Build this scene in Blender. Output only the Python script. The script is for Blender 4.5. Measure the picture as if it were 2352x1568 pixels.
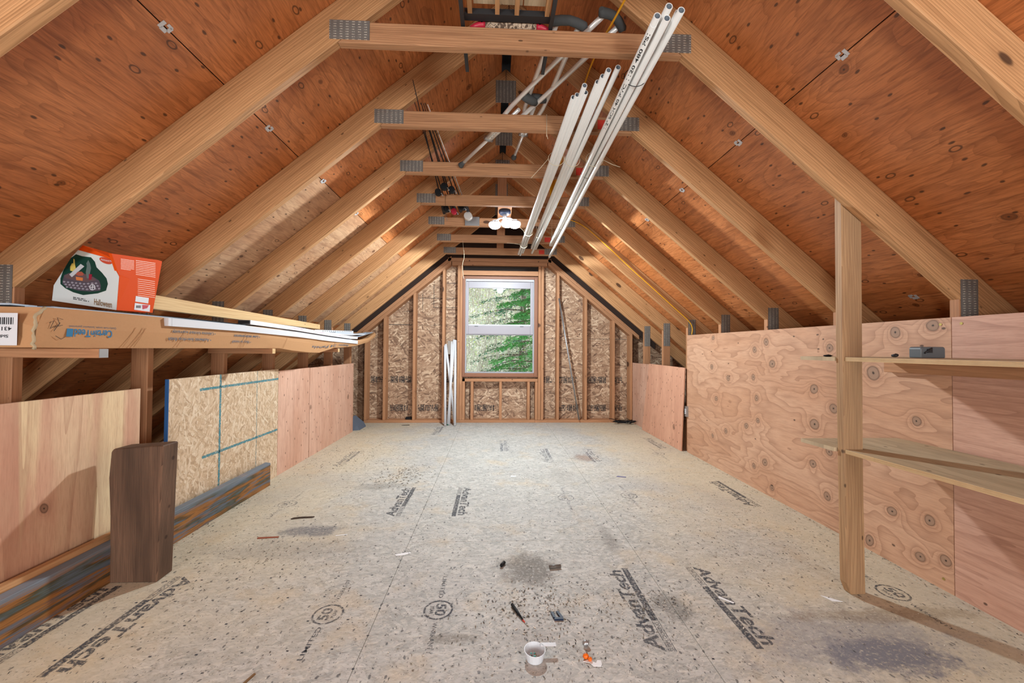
import bpy, math, random
from mathutils import Vector, Matrix
random.seed(7)
S = bpy.context.scene
COL = S.collection
for o in list(bpy.data.objects):
    bpy.data.objects.remove(o)

# ------------------------------------------------------------------ camera
CAM = Vector((-0.0685, 0.0, 1.0682))
CR = Vector((0.9990046, -0.0440719, 0.0068916))
CU = Vector((-0.0076603, -0.0172974, 0.9998210))
CF = Vector((0.0439448, 0.9988786, 0.0176178))
F = 906.8
cam_d = bpy.data.cameras.new('camera')
cam = bpy.data.objects.new('camera', cam_d); COL.objects.link(cam)
m = Matrix((( CR.x, CU.x, -CF.x, CAM.x), (CR.y, CU.y, -CF.y, CAM.y), (CR.z, CU.z, -CF.z, CAM.z), (0, 0, 0, 1)))
cam.matrix_world = m
cam_d.sensor_width = 36; cam_d.lens = F*36/2352; cam_d.clip_start = .02; cam_d.clip_end = 200
S.camera = cam

# ------------------------------------------------------------------ world, lamps, exposure
W = bpy.data.worlds.new('overcast'); S.world = W; W.use_nodes = True
wb = W.node_tree.nodes['Background']; wb.inputs[0].default_value = (.86, .93, 1, 1); wb.inputs[1].default_value = 2.3
def lamp(name, kind, loc, power, col, size=.1, rot=(0, 0, 0), size_y=None):
    d = bpy.data.lights.new(name, kind); d.energy = power; d.color = col
    if kind == 'AREA':
        d.size = size
        if size_y: d.shape = 'RECTANGLE'; d.size_y = size_y
    else: d.shadow_soft_size = size
    o = bpy.data.objects.new(name, d); o.location = loc; o.rotation_euler = rot; COL.objects.link(o); return o
LAMP = (.03, 3.79, 2.215)
sp = lamp('led_lamp_light', 'SPOT', LAMP, 178, (.84, .955, 1.0), .06)
sp.data.spot_size = math.radians(180); sp.data.spot_blend = 0
# added soft fill lights behind the camera, brightening the wood that faces it
lamp('rear_fill_left', 'AREA', (-1.68, -2.2, .95), 62, (.93, .985, 1.0), .68, (math.radians(90), 0, math.radians(-14)), 1.0)
lamp('rear_fill_right', 'AREA', (1.68, -2.2, .95), 62, (.93, .985, 1.0), .68, (math.radians(90), 0, math.radians(14)), 1.0)
S.view_settings.view_transform = 'Standard'; S.view_settings.look = 'None'
S.view_settings.exposure = 0.58; S.view_settings.gamma = 1; S.view_settings.use_curve_mapping = False

# ------------------------------------------------------------------ helpers
def on(px, py, ax, v):
    d = CF*F + CR*(px-1176) + CU*(784-py)
    i = 'xyz'.index(ax); t = (v-CAM[i])/d[i]
    return CAM + d*t
def onpl(px, py, P, n):
    d = CF*F + CR*(px-1176) + CU*(784-py)
    return CAM + d*((P-CAM).dot(n)/d.dot(n))
def V(*a): return Vector(a)

class MB:
    """collects geometry for ONE mesh object; gp = local grain coordinates (u along grain), rnd = random per board"""
    def __init__(s): s.v = []; s.f = []; s.g = []; s.r = []; s.m = []; s.sm = []
    def add(s, vs, fs, gs=None, mi=0, smooth=False, rnd=None):
        b = len(s.v); s.v += [tuple(x) for x in vs]
        r = rnd or (random.random(), random.random(), random.random())
        s.g += [tuple(x) for x in (gs if gs else vs)]; s.r += [r]*len(vs)
        for f in fs: s.f.append([b+i for i in f]); s.m.append(mi); s.sm.append(smooth)
        return s
    def box(s, lo, hi, grain=0, mi=0, rnd=None, M=None):
        x0, y0, z0 = lo; x1, y1, z1 = hi
        vs = [V(x, y, z) for x in (x0, x1) for y in (y0, y1) for z in (z0, z1)]
        fs = [(0, 1, 3, 2), (4, 6, 7, 5), (0, 4, 5, 1), (2, 3, 7, 6), (0, 2, 6, 4), (1, 5, 7, 3)]
        o = {0: (0, 2, 1), 1: (1, 2, 0), 2: (2, 0, 1)}[grain]
        sz = [hi[i]-lo[i] for i in range(3)]
        a, b = [i for i in range(3) if i != grain]
        if sz[b] > sz[a]: a, b = b, a
        gs = [(q[grain], q[a], q[b]) for q in vs]
        if M: vs = [M @ q for q in vs]
        return s.add(vs, fs, gs, mi, rnd=rnd)
    def prism(s, pts, d, gu, gv, mi=0, rnd=None):
        """polygon pts (list of 3D), extruded by vector d; gu/gv unit vectors for the grain frame"""
        n = len(pts); pts = [V(*p) for p in pts]; d = V(*d); w = d.normalized(); gu = V(*gu); gv = V(*gv)
        vs = pts + [p+d for p in pts]
        nn = V(0, 0, 0)
        for i in range(n): nn += pts[i].cross(pts[(i+1) % n])
        flip = nn.dot(d) > 0
        fs = [list(range(n)), list(range(2*n-1, n-1, -1))] + [[i, n+i, n+(i+1) % n, (i+1) % n] for i in range(n)]
        if flip: fs = [list(reversed(f)) for f in fs]
        return s.add(vs, fs, [(q.dot(gu), q.dot(gv), q.dot(w)) for q in vs], mi, rnd=rnd)
    def tube(s, path, r, n=10, mi=0, cap=True, smooth=True, inner=None, rads=None, inner_mi=None):
        path = [V(*p) for p in path]; k = len(path); vs = []; gs = []; fs = []
        up = V(0, 0, 1); L = 0
        tan0 = (path[1]-path[0]).normalized()
        if abs(tan0.dot(up)) > .95: up = V(0, 1, 0)
        side = tan0.cross(up).normalized()
        for i, p in enumerate(path):
            t = (path[min(i+1, k-1)]-path[max(i-1, 0)]).normalized()
            side = (side - t*side.dot(t)).normalized(); u2 = side.cross(t)
            if i: L += (path[i]-path[i-1]).length
            rr = rads[i] if rads else r
            for j in range(n):
                a = 2*math.pi*j/n
                vs.append(p + side*math.cos(a)*rr + u2*math.sin(a)*rr); gs.append((L, math.cos(a)*rr, math.sin(a)*rr))
        for i in range(k-1):
            for j in range(n):
                fs.append((i*n+j, i*n+(j+1) % n, (i+1)*n+(j+1) % n, (i+1)*n+j))
        if cap and not inner:
            s.add(vs, fs, gs, mi, smooth); b = len(s.v)-len(vs)
            for f in ([b+j for j in range(n)][::-1], [b+(k-1)*n+j for j in range(n)]):
                s.f.append(f); s.m.append(mi); s.sm.append(False)
        elif inner:
            nv = len(vs); vin = []
            for i, p in enumerate(path):
                for j in range(n): vin.append(p + (vs[i*n+j]-p)*(inner/r))
            f2 = [tuple(nv+q for q in reversed(f)) for f in fs]
            ends = []
            for j in range(n):
                j2 = (j+1) % n
                ends.append((j, nv+j, nv+j2, j2)); ends.append(((k-1)*n+j, (k-1)*n+j2, nv+(k-1)*n+j2, nv+(k-1)*n+j))
            s.add(vs+vin, fs+f2, gs+gs, mi, smooth)
            for q in range(len(f2)): s.m[-1-q] = inner_mi if inner_mi is not None else mi
            b = len(s.v)-2*nv
            for f in ends: s.f.append([b+q for q in f]); s.m.append(mi); s.sm.append(False)
        else: s.add(vs, fs, gs, mi, smooth)
        return s
    def disc(s, c, n, r, k=20, mi=0, h=.002):
        n = V(*n).normalized(); a = n.orthogonal().normalized(); b = n.cross(a); c = V(*c)
        pts = [c + a*math.cos(2*math.pi*i/k)*r + b*math.sin(2*math.pi*i/k)*r for i in range(k)]
        return s.prism(pts, n*h, a, b, mi)
    def sphere(s, c, r, nu=12, nv=8, mi=0, sc=(1, 1, 1)):
        vs = []; fs = []; c = V(*c)
        for i in range(nv+1):
            th = math.pi*i/nv
            for j in range(nu):
                a = 2*math.pi*j/nu
                vs.append(c+V(math.sin(th)*math.cos(a)*r*sc[0], math.sin(th)*math.sin(a)*r*sc[1], math.cos(th)*r*sc[2]))
        for i in range(nv):
            for j in range(nu): fs.append((i*nu+j, (i+1)*nu+j, (i+1)*nu+(j+1) % nu, i*nu+(j+1) % nu))
        return s.add(vs, fs, None, mi, True)
    def build(s, name, mats, parent=None, bevel=0):
        me = bpy.data.meshes.new(name)
        off = V(*parent['base']) if parent is not None else V(0, 0, 0)
        me.from_pydata([tuple(V(*q)-off) for q in s.v], [], s.f)
        if not isinstance(mats, (list, tuple)): mats = [mats]
        for mm in mats: me.materials.append(mm)
        me.polygons.foreach_set('material_index', s.m); me.polygons.foreach_set('use_smooth', s.sm)
        a = me.attributes.new('gp', 'FLOAT_VECTOR', 'POINT'); a.data.foreach_set('vector', [c for q in s.g for c in q])
        a = me.attributes.new('rnd', 'FLOAT_VECTOR', 'POINT'); a.data.foreach_set('vector', [c for q in s.r for c in q])
        me.update()
        o = bpy.data.objects.new(name, me); COL.objects.link(o)
        if parent is not None: o.parent = parent; o['base'] = parent['base']
        else: o['base'] = (0.0, 0.0, 0.0)
        if bevel:
            b = o.modifiers.new('edge', 'BEVEL'); b.width = bevel; b.segments = 1; b.limit_method = 'ANGLE'; b.harden_normals = False
        return o
def thing(name, base, label=None, cat=None, group=None, kind=None):
    o = bpy.data.objects.new(name, None); o.empty_display_size = .05; COL.objects.link(o)
    o.location = base; o['base'] = tuple(float(c) for c in base)
    return tag(o, label, cat, group, kind)
def tag(o, label=None, cat=None, group=None, kind=None):
    if label: o['label'] = label
    if cat: o['category'] = cat
    if group: o['group'] = group
    if kind: o['kind'] = kind
    return o

# ------------------------------------------------------------------ node helpers
def lin(h):
    if isinstance(h, str):
        h = h.lstrip('#'); c = [int(h[i:i+2], 16)/255 for i in (0, 2, 4)]
    else: c = h
    return tuple((x/12.92 if x <= .04045 else ((x+.055)/1.055)**2.4) for x in c) + (1,)
class NT:
    def __init__(s, name):
        s.mat = bpy.data.materials.new(name); s.mat.use_nodes = True; s.t = s.mat.node_tree
        s.b = s.t.nodes['Principled BSDF']; s.out = s.t.nodes['Material Output']
    def n(s, typ, **kw):
        q = s.t.nodes.new(typ)
        for k, v in kw.items(): setattr(q, k, v)
        return q
    def put(s, sock, v):
        if v is None: return
        if isinstance(v, bpy.types.NodeSocket): s.t.links.new(v, sock)
        else:
            if sock.type == 'RGBA' and isinstance(v, (str,)): v = lin(v)
            sock.default_value = v
    def m(s, op, a, b=None, c=None, clamp=False):
        q = s.n('ShaderNodeMath', operation=op, use_clamp=clamp)
        s.put(q.inputs[0], a); s.put(q.inputs[1], b)
        if c is not None: s.put(q.inputs[2], c)
        return q.outputs[0]
    def vm(s, op, a, b=None):
        q = s.n('ShaderNodeVectorMath', operation=op)
        s.put(q.inputs[0], a); s.put(q.inputs[1], b)
        return q.outputs[1] if op in ('LENGTH', 'DISTANCE', 'DOT_PRODUCT') else q.outputs[0]
    def attr(s, name): return s.n('ShaderNodeAttribute', attribute_name=name).outputs['Vector']
    def sep(s, v): q = s.n('ShaderNodeSeparateXYZ'); s.put(q.inputs[0], v); return q.outputs
    def comb(s, x, y, z=0.0):
        q = s.n('ShaderNodeCombineXYZ')
        for i, w in enumerate((x, y, z)): s.put(q.inputs[i], w)
        return q.outputs[0]
    def scl(s, v, sc): return s.vm('MULTIPLY', v, sc)
    def noise(s, v, sc=1.0, det=2.0, rough=.5, dist=0.0):
        q = s.n('ShaderNodeTexNoise'); s.put(q.inputs['Vector'], v); q.inputs['Scale'].default_value = sc
        q.inputs['Detail'].default_value = det; q.inputs['Roughness'].default_value = rough; q.inputs['Distortion'].default_value = dist
        return q.outputs['Fac']
    def vor(s, v, sc=1.0, dim='3D', feat='F1', rnd=1.0):
        q = s.n('ShaderNodeTexVoronoi', voronoi_dimensions=dim, feature=feat); s.put(q.inputs['Vector'], v)
        q.inputs['Scale'].default_value = sc; q.inputs['Randomness'].default_value = rnd; return q.outputs
    def ramp(s, fac, stops, interp='LINEAR'):
        q = s.n('ShaderNodeValToRGB'); q.color_ramp.interpolation = interp; s.put(q.inputs[0], fac)
        e = q.color_ramp.elements
        while len(e) < len(stops): e.new(.5)
        for i, (p, c) in enumerate(stops):
            e[i].position = p; e[i].color = lin(c) if isinstance(c, str) else (c, c, c, 1)
        return q.outputs[0]
    def st(s, x, a, b):   # smoothstep 0..1
        q = s.n('ShaderNodeMapRange', interpolation_type='SMOOTHSTEP'); s.put(q.inputs[0], x)
        q.inputs[1].default_value = min(a, b); q.inputs[2].default_value = max(a, b)
        q.inputs[3].default_value = 0 if a < b else 1; q.inputs[4].default_value = 1 if a < b else 0
        return q.outputs[0]
    def mix(s, f, a, b, blend='MIX'):
        q = s.n('ShaderNodeMix', data_type='RGBA', blend_type=blend, clamp_factor=True)
        s.put(q.inputs[0], f)
        for i, w in ((6, a), (7, b)): s.put(q.inputs[i], lin(w) if isinstance(w, str) else w)
        return q.outputs[2]
    def done(s, col, rough=.6, bump=None, bs=.3, bd=.002, spec=.3, metal=0.0, sat=None, val=1.0):
        if sat is not None:
            q = s.n('ShaderNodeHueSaturation'); q.inputs['Saturation'].default_value = sat; q.inputs['Value'].default_value = val; s.put(q.inputs['Color'], col); col = q.outputs[0]
        s.put(s.b.inputs['Base Color'], lin(col) if isinstance(col, str) else col)
        s.put(s.b.inputs['Roughness'], rough); s.b.inputs['Specular IOR Level'].default_value = spec; s.put(s.b.inputs['Metallic'], metal)
        if bump is not None:
            q = s.n('ShaderNodeBump'); q.inputs['Strength'].default_value = bs; q.inputs['Distance'].default_value = bd
            s.put(q.inputs['Height'], bump); s.t.links.new(q.outputs[0], s.b.inputs['Normal'])
        return s.mat
def plain(name, col, rough=.5, metal=0.0, spec=.4, emit=None, es=0.0, alpha=None, noise=0.0):
    k = NT(name)
    c = lin(col)
    if noise:
        tc = k.n('ShaderNodeTexCoord').outputs['Object']
        c = k.mix(k.m('MULTIPLY', k.noise(tc, 60, 4, .6), noise), c, tuple(x*.45 for x in c[:3])+(1,))
    k.done(c, rough, metal=metal, spec=spec)
    if emit: k.b.inputs['Emission Color'].default_value = lin(emit); k.b.inputs['Emission Strength'].default_value = es
    if alpha is not None: k.b.inputs['Alpha'].default_value = alpha
    return k.mat

def lumber(name, light, dark, ring=.5, tone='#7a4a22', tamt=.3, knot=.9, rough=.62, per=.0085, spec=.3):
    k = NT(name); g = k.attr('gp'); r = k.attr('rnd'); ro = k.scl(r, (17, 13, 11))
    u, v, w = k.sep(g)[:3]; rr = k.sep(r)
    g2 = k.vm('ADD', g, ro)
    warp = k.m('SUBTRACT', k.noise(k.scl(g2, (1.3, 7, 7)), 1, 3, .5), .5)
    vv = k.m('ADD', k.m('ADD', v, k.m('MULTIPLY_ADD', rr[0], .16, -.08)), k.m('MULTIPLY', warp, .05))
    ww = k.m('ADD', k.m('ADD', w, k.m('MULTIPLY_ADD', rr[1], .10, .012)), k.m('MULTIPLY', warp, .02))
    # the pith offset wanders along the board
    rad = k.vm('LENGTH', k.comb(vv, ww, 0.0))
    s1 = k.m('FRACT', k.m('DIVIDE', rad, per))
    ring_f = k.m('MULTIPLY', k.m('POWER', s1, 2.2), ring)
    fine = k.noise(k.scl(g2, (5, 320, 320)), 1, 2, .6)
    kv = k.vor(k.scl(g2, (3.4, 7.5, 2.0)), 1, '3D')
    kd = kv['Distance']; kr = k.sep(kv['Color'])[0]
    kon = k.m('GREATER_THAN', kr, 1-.5*knot)
    kn = k.m('MULTIPLY', k.st(kd, .15, .11), kon); halo = k.m('MULTIPLY', k.st(kd, .3, .06), kon)
    c = k.mix(ring_f, light, dark)
    mid = k.noise(k.scl(k.vm('ADD', g2, (3, 1, 2)), (2.2, 75, 75)), 1, 3, .6)
    c = k.mix(k.m('MULTIPLY', k.st(mid, .46, .68), .42), c, dark)
    c = k.mix(k.m('MULTIPLY', k.st(fine, .42, .72), .42), c, dark)
    bro = k.noise(k.scl(g2, (.9, 5, 5)), 1, 3, .6)
    c = k.mix(k.m('MULTIPLY', k.st(bro, .4, .75), tamt), c, tone)
    c = k.mix(k.m('MULTIPLY', k.sep(r)[2], .30), c, k.mix(.5, c, tone))
    c = k.mix(k.m('MULTIPLY', halo, .35), c, dark); c = k.mix(k.m('MULTIPLY', kn, .85), c, '#341a0e')
    dots = k.vor(k.scl(g2, (9, 26, 9)), 1, '3D'); dm = k.m('MULTIPLY', k.st(dots['Distance'], .12, .06), k.m('GREATER_THAN', k.sep(dots['Color'])[1], .72))
    c = k.mix(k.m('MULTIPLY', dm, .75), c, '#2e180c')
    return k.done(c, rough, k.m('ADD', fine, k.m('MULTIPLY', ring_f, .7)), .25, .0012, spec, sat=.95)

def ply(name, base, dark, light, grain=(1.0, 5.0), F1=9.0, amp=.35, line=.5, knots=None, kscale=2.4, kden=.35, plugs=.5, specks=.6, rough=.5, spec=.35, blot=.35, blotc='#5a3522', swap=False, knotc='#7a5640', core=.6, sat=.88, bands=None, streak=.25):
    """rotary cut plywood veneer: contour grain round knots"""
    k = NT(name); g = k.attr('gp'); r = k.attr('rnd')
    if swap: q = k.sep(g); g = k.comb(q[1], q[0], 0.0)
    else: q = k.sep(g); g = k.comb(q[0], q[1], 0.0)
    g2 = k.vm('ADD', g, k.scl(r, (23, 19, 0)))
    warpv = k.n('ShaderNodeTexNoise'); k.put(warpv.inputs['Vector'], g2); warpv.inputs['Scale'].default_value = 7
    wv = k.vm('SUBTRACT', warpv.outputs['Color'], (.5, .5, .5))
    h = k.noise(k.scl(g2, (grain[0], grain[1], 1)), 1, 3, .45, .3)
    if knots:
        D = None; gk = k.vm('ADD', g, k.scl(wv, (.036, .030, 0)))
        for (a, b, rd) in knots:
            d = k.m('DIVIDE', k.vm('DISTANCE', gk, (a, b, 0)), rd)
            D = d if D is None else k.m('MINIMUM', D, d)
        kon = 1.0
    else:
        kv = k.vor(k.vm('ADD', k.scl(g2, (kscale*.8, kscale, 1)), k.scl(wv, (.1, .1, 0))), 1, '2D')
        kon = k.m('GREATER_THAN', k.sep(kv['Color'])[0], 1-kden)
        D = k.m('DIVIDE', kv['Distance'], k.m('MULTIPLY_ADD', k.sep(kv['Color'])[1], .035, .022))
    E = k.m('MULTIPLY', k.m('EXPONENT', k.m('MULTIPLY', D, -.75)), kon)
    h = k.m('ADD', k.m('MULTIPLY', h, 1.0), k.m('MULTIPLY', E, amp))
    fr = k.m('FRACT', k.m('MULTIPLY', h, F1))
    ln = k.m('MULTIPLY', k.m('POWER', fr, 3.0), line)
    tn = k.noise(k.scl(g2, (1.1, 3.4, 1)), 1, 4, .55)
    c = k.mix(k.st(tn, .32, .68), base, light)
    if bands: c = k.mix(k.m('MULTIPLY', k.st(k.noise(k.scl(g2, (.25, 7, 1)), 1, 2, .4), .55, .60), .8), c, bands)
    c = k.mix(ln, c, dark)
    fine = k.noise(k.scl(g2, (14, 190, 1)), 1, 3, .65)
    mid = k.noise(k.scl(k.vm('ADD', g2, (5, 2, 0)), (3.5, 42, 1)), 1, 4, .65, .6)
    c = k.mix(k.m('MULTIPLY', k.st(mid, .45, .70), streak), c, dark)
    c = k.mix(k.m('MULTIPLY', k.st(fine, .40, .74), .2+streak*.5), c, dark)
    bl = k.noise(k.vm('ADD', g2, (7, 3, 0)), 3.2, 4, .6)
    c = k.mix(k.m('MULTIPLY', k.st(bl, .5, .8), blot), c, blotc)
    # knot rings + core
    ringp = k.m('MULTIPLY', k.m('MULTIPLY', k.st(D, 2.6, .8), kon), k.m('POWER', k.m('FRACT', k.m('MULTIPLY', D, 2.3)), 2.0))
    c = k.mix(k.m('MULTIPLY', ringp, .45), c, dark)
    c = k.mix(k.m('MULTIPLY', k.m('MULTIPLY', k.st(D, 1.08, .85), kon), core), c, knotc)
    edge = k.m('MULTIPLY', k.m('SUBTRACT', 1.0, k.st(k.m('ABSOLUTE', k.m('SUBTRACT', D, 1.0)), 0.0, .2)), kon)
    c = k.mix(k.m('MULTIPLY', edge, .65), c, '#4a2f20')
    c = k.mix(k.m('MULTIPLY', k.m('MULTIPLY', k.st(D, .3, .1), kon), .9), c, '#24150d')
    if plugs:
        pv = k.vor(k.vm('ADD', k.scl(g2, (3.6, 6.0, 1)), (3.3, 8.1, 0)), 1, '2D'); pon = k.m('GREATER_THAN', k.sep(pv['Color'])[0], 1-plugs)
        pe = k.m('MULTIPLY', k.m('SUBTRACT', 1.0, k.st(k.m('ABSOLUTE', k.m('SUBTRACT', pv['Distance'], .062)), .004, .022)), pon)
        c = k.mix(k.m('MULTIPLY', pe, .75), c, '#2c170c')
    if specks:
        sv = k.vor(k.vm('ADD', k.scl(g2, (9, 16, 1)), k.scl(wv, (.4, .4, 0))), 1, '2D'); so = k.m('GREATER_THAN', k.sep(sv['Color'])[2], 1-.4*specks)
        sd = k.m('MULTIPLY', k.st(sv['Distance'], k_sp[1], k_sp[0]), so)
        c = k.mix(k.m('MULTIPLY', sd, .8), c, '#2a150b')
    return k.done(c, rough, k.m('ADD', fine, k.m('MULTIPLY', ln, .5)), .3, .0012, spec, sat=sat)
k_sp = (.05, .11)

def osb(name, cols, sx=9.0, sy=48.0, con=1.0, floor=False, stains=(), edge=.35, rough=.6, swap=False, spec=.3, sat=.8):
    k = NT(name); g = k.attr('gp'); r = k.attr('rnd'); q = k.sep(g)
    g = k.comb(q[1], q[0], 0.0) if swap else k.comb(q[0], q[1], 0.0)
    g2 = k.vm('ADD', g, k.scl(r, (9, 7, 0))) if not floor else g
    nz = k.n('ShaderNodeTexNoise'); k.put(nz.inputs['Vector'], g2); nz.inputs['Scale'].default_value = 4
    wv = k.scl(k.vm('SUBTRACT', nz.outputs['Color'], (.5, .5, .5)), (.06, .06, 0)); g3 = k.vm('ADD', g2, wv)
    nf = k.n('ShaderNodeTexNoise'); k.put(nf.inputs['Vector'], g2); nf.inputs['Scale'].default_value = 60
    g3 = k.vm('ADD', g3, k.scl(k.vm('SUBTRACT', nf.outputs['Color'], (.5, .5, .5)), (.012, .006, 0)))
    val = pr = ed = None
    for i, ang in enumerate((.12, -.75, .85, -.25, 1.45)):
        mp = k.n('ShaderNodeMapping'); k.put(mp.inputs[0], g3); mp.inputs['Rotation'].default_value = (0, 0, ang)
        mp.inputs['Location'].default_value = (i*3.7, i*1.9, 0)
        v = k.vor(k.scl(mp.outputs[0], (sx, sy, 1)), 1, '2D'); cc = k.sep(v['Color'])
        p_ = k.m('MULTIPLY', cc[0], 1.0 if i != 4 else .85)
        if val is None: val, pr, ed = cc[1], p_, v['Distance']
        else:
            gt = k.m('GREATER_THAN', p_, pr)
            def sel(a, b):
                z = k.n('ShaderNodeMix', data_type='FLOAT'); k.put(z.inputs[0], gt); k.put(z.inputs[2], a); k.put(z.inputs[3], b); return z.outputs[0]
            val, ed = sel(val, cc[1]), sel(ed, v['Distance']); pr = k.m('MAXIMUM', pr, p_)
    n_ = len(cols)-1
    c = k.ramp(val, [(i/n_, x) for i, x in enumerate(cols)])
    fine = k.noise(k.scl(g2, (40, 40, 1)), 1, 4, .7)
    c = k.mix(k.m('MULTIPLY', k.st(ed, .45, .9), edge), c, '#5a4228')
    c = k.mix(k.m('MULTIPLY', k.st(fine, .5, .8), .25*con), c, '#7a6040')
    if floor:
        # scattered dark specks, greasy grey wear and stains
        for ang, amt, colr in ((.5, .55, '#6f6b62'), (-.6, .5, '#e2dccb'), (.15, .45, '#7a7264'), (-.25, .45, '#e6decb')):
            mp = k.n('ShaderNodeMapping'); k.put(mp.inputs[0], g3); mp.inputs['Rotation'].default_value = (0, 0, ang); mp.inputs['Location'].default_value = (ang*31, 0, 0)
            c = k.mix(k.m('MULTIPLY', k.st(k.noise(k.scl(mp.outputs[0], (26, 105, 1)), 1, 4, .68), .52, .72), amt), c, colr)
        ed_ = k.m('ADD', k.m('ABSOLUTE', k.sep(g)[0]), k.m('MULTIPLY_ADD', k.noise(g, 1.6, 4, .6), 1.6, -.8))
        c = k.mix(k.m('MULTIPLY', k.st(ed_, .6, 1.7), .6), c, '#d2bd92')
        c = k.mix(k.m('MULTIPLY', k.st(k.noise(k.vm('ADD', g, (9, 4, 0)), 3.4, 4, .6), .52, .70), .35), c, '#c9ad7e')
        big = k.noise(g, 1.1, 5, .6, .4)
        c = k.mix(k.m('MULTIPLY', k.st(big, .45, .75), .35), c, '#98979a')
        grit = k.noise(g, 19, 6, .75)
        c = k.mix(k.m('MULTIPLY', k.st(grit, .56, .70), .42), c, '#5b564e')
        grit2 = k.noise(k.vm('ADD', g, (5, 5, 0)), 47, 4, .7)
        c = k.mix(k.m('MULTIPLY', k.st(grit2, .55, .75), .38), c, '#6d665a')
        c = k.mix(k.m('MULTIPLY', k.st(grit2, .44, .30), .35), c, '#d8cfbc')
        for sc, th, amt in ((26, .09, .8), (60, .12, .75), (120, .15, .6)):
            sv = k.vor(k.vm('ADD', k.scl(g3, (1, .55, 1)), (sc, 0, 0)), sc, '2D')
            so = k.m('GREATER_THAN', k.sep(sv['Color'])[1], .84)
            c = k.mix(k.m('MULTIPLY', k.m('MULTIPLY', k.st(sv['Distance'], th+.04, th), so), amt*.85), c, '#3c3c42')
        wob = k.m('MULTIPLY_ADD', k.noise(g, 9, 7, .8), 2.2, -1.1)
        for (x, y, rx, ry, col, amt) in stains:
            d = k.vm('LENGTH', k.vm('MULTIPLY', k.vm('SUBTRACT', g, (x, y, 0)), (1/rx, 1/ry, 0)))
            d = k.m('ADD', d, wob)
            c = k.mix(k.m('MULTIPLY', k.m('MULTIPLY', k.st(d, 1.1, .45), amt), k.st(k.noise(k.vm('ADD', g, (2, 7, 0)), 75, 4, .7), .28, .52)), c, col)
    return k.done(c, rough, k.m('ADD', val, k.m('MULTIPLY', fine, .6)), .25, .0015, spec, sat=sat)

# ------------------------------------------------------------------ materials
M = {}
M['truss'] = lumber('truss_lumber', '#cd9a66', '#865a30', ring=.6, tone='#8a6038', tamt=.35, knot=.5)
M['tie'] = lumber('tie_lumber', '#c29064', '#805434', ring=.5, tone='#7c5234', tamt=.4, knot=.7)
M['stud'] = lumber('stud_lumber', '#b8835a', '#865836', ring=.35, tone='#9a6a44', tamt=.3, knot=.6)
M['pale'] = lumber('pale_lumber', '#dcbb86', '#b98c58', ring=.35, tone='#c09a68', tamt=.3, knot=.8, rough=.7)
M['post'] = lumber('post_lumber', '#bd966a', '#805a3a', ring=.5, tone='#86684a', tamt=.75, knot=1.2)
M['block'] = lumber('old_beam', '#7c5c46', '#402c20', ring=.8, tone='#302219', tamt=.85, knot=.3, per=.005)
M['deck'] = ply('roof_deck', '#bd774a', '#6c381b', '#ce895b', grain=(1.3, 5.0), F1=16, line=.34, kscale=2.8, kden=.45, plugs=.3, specks=.75, blot=.6, blotc='#8a5434', knotc='#6a3a1e', core=.7, rough=.40, spec=.5, sat=1.04, streak=.5)
M['deckp'] = ply('roof_deck_pale', '#c08c5e', '#7a4a2a', '#cfa478', grain=(1.3, 5.0), F1=16, line=.35, kscale=2.8, kden=.4, plugs=.2, specks=.8, blot=.75, blotc='#8e5a3c', knotc='#5a3018', core=.8, rough=.45, spec=.4, streak=.5)
KN = [(3.564, 1.182, .02), (2.85, 1.13, .025), (2.983, 1.071, .022), (2.791, .97, .028), (2.293, 1.081, .02), (3.328, .822, .024), (2.995, .857, .02), (2.415, .825, .026), (2.965, .702, .022), (2.272, .724, .026), (2.946, .531, .02), (3.088, .46, .022), (2.414, .603, .03), (3.575, .277, .018), (3.368, .36, .022), (3.587, .911, .02), (1.904, 1.158, .024), (1.731, 1.184, .024), (2.023, .947, .034), (1.806, .736, .02), (1.933, .255, .022), (1.75, .286, .022), (2.049, .05, .024), (1.801, .092, .02), (1.695, .137, .022), (2.302, .46, .022), (2.426, .354, .022), (2.87, .232, .024), (2.994, .169, .02), (2.797, .073, .02), (2.319, .185, .022), (3.516, .625, .022)]
M['wallr'] = ply('wall_plywood', '#c28d66', '#8e5c3c', '#cc9d7a', grain=(1.1, 3.4), F1=13, amp=.45, line=.55, knots=KN, plugs=0, specks=.12, blot=.3, blotc='#b07c52', knotc='#94745c', core=.8, rough=.55)
M['wallr2'] = ply('wall_plywood_straight', '#c08c70', '#8c5842', '#cf9f86', grain=(.5, 5.5), F1=10, amp=.1, line=.4, kden=.08, plugs=0, specks=.15, blot=.25, blotc='#a87058', rough=.55)
M['ply1'] = ply('plywood_striped', '#c98f6e', '#a06848', '#dfbe94', grain=(.22, 4.2), F1=9, amp=.15, line=.45, bands='#e2c795', kscale=2.6, kden=.5, plugs=0, specks=.25, blot=.15, blotc='#a5714c', swap=True, rough=.6, knotc='#5a3a28')
M['ply2'] = ply('plywood_pink', '#cb9678', '#96644a', '#d8a98e', grain=(.5, 5.0), F1=9, amp=.15, line=.25, kden=.15, plugs=0, specks=1.0, blot=.25, blotc='#a86a4c', swap=True, rough=.6)
M['shelf'] = ply('shelf_plywood', '#b9a07a', '#7e6a4e', '#cdb894', grain=(.6, 6), F1=8, amp=.2, line=.35, kden=.1, plugs=0, specks=.3, blot=.4, blotc='#8e8268', swap=False, rough=.65)
M['osbw'] = osb('osb_gable', ['#6e4a30', '#946a46', '#a67d56', '#b28a64', '#d0ae88'], 11, 55, edge=.35)
M['osbl'] = osb('osb_sheet', ['#ad8a60', '#bf9c70', '#c9a880', '#d2b48e', '#dcc4a2'], 19, 95, edge=.2, swap=True)
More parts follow.
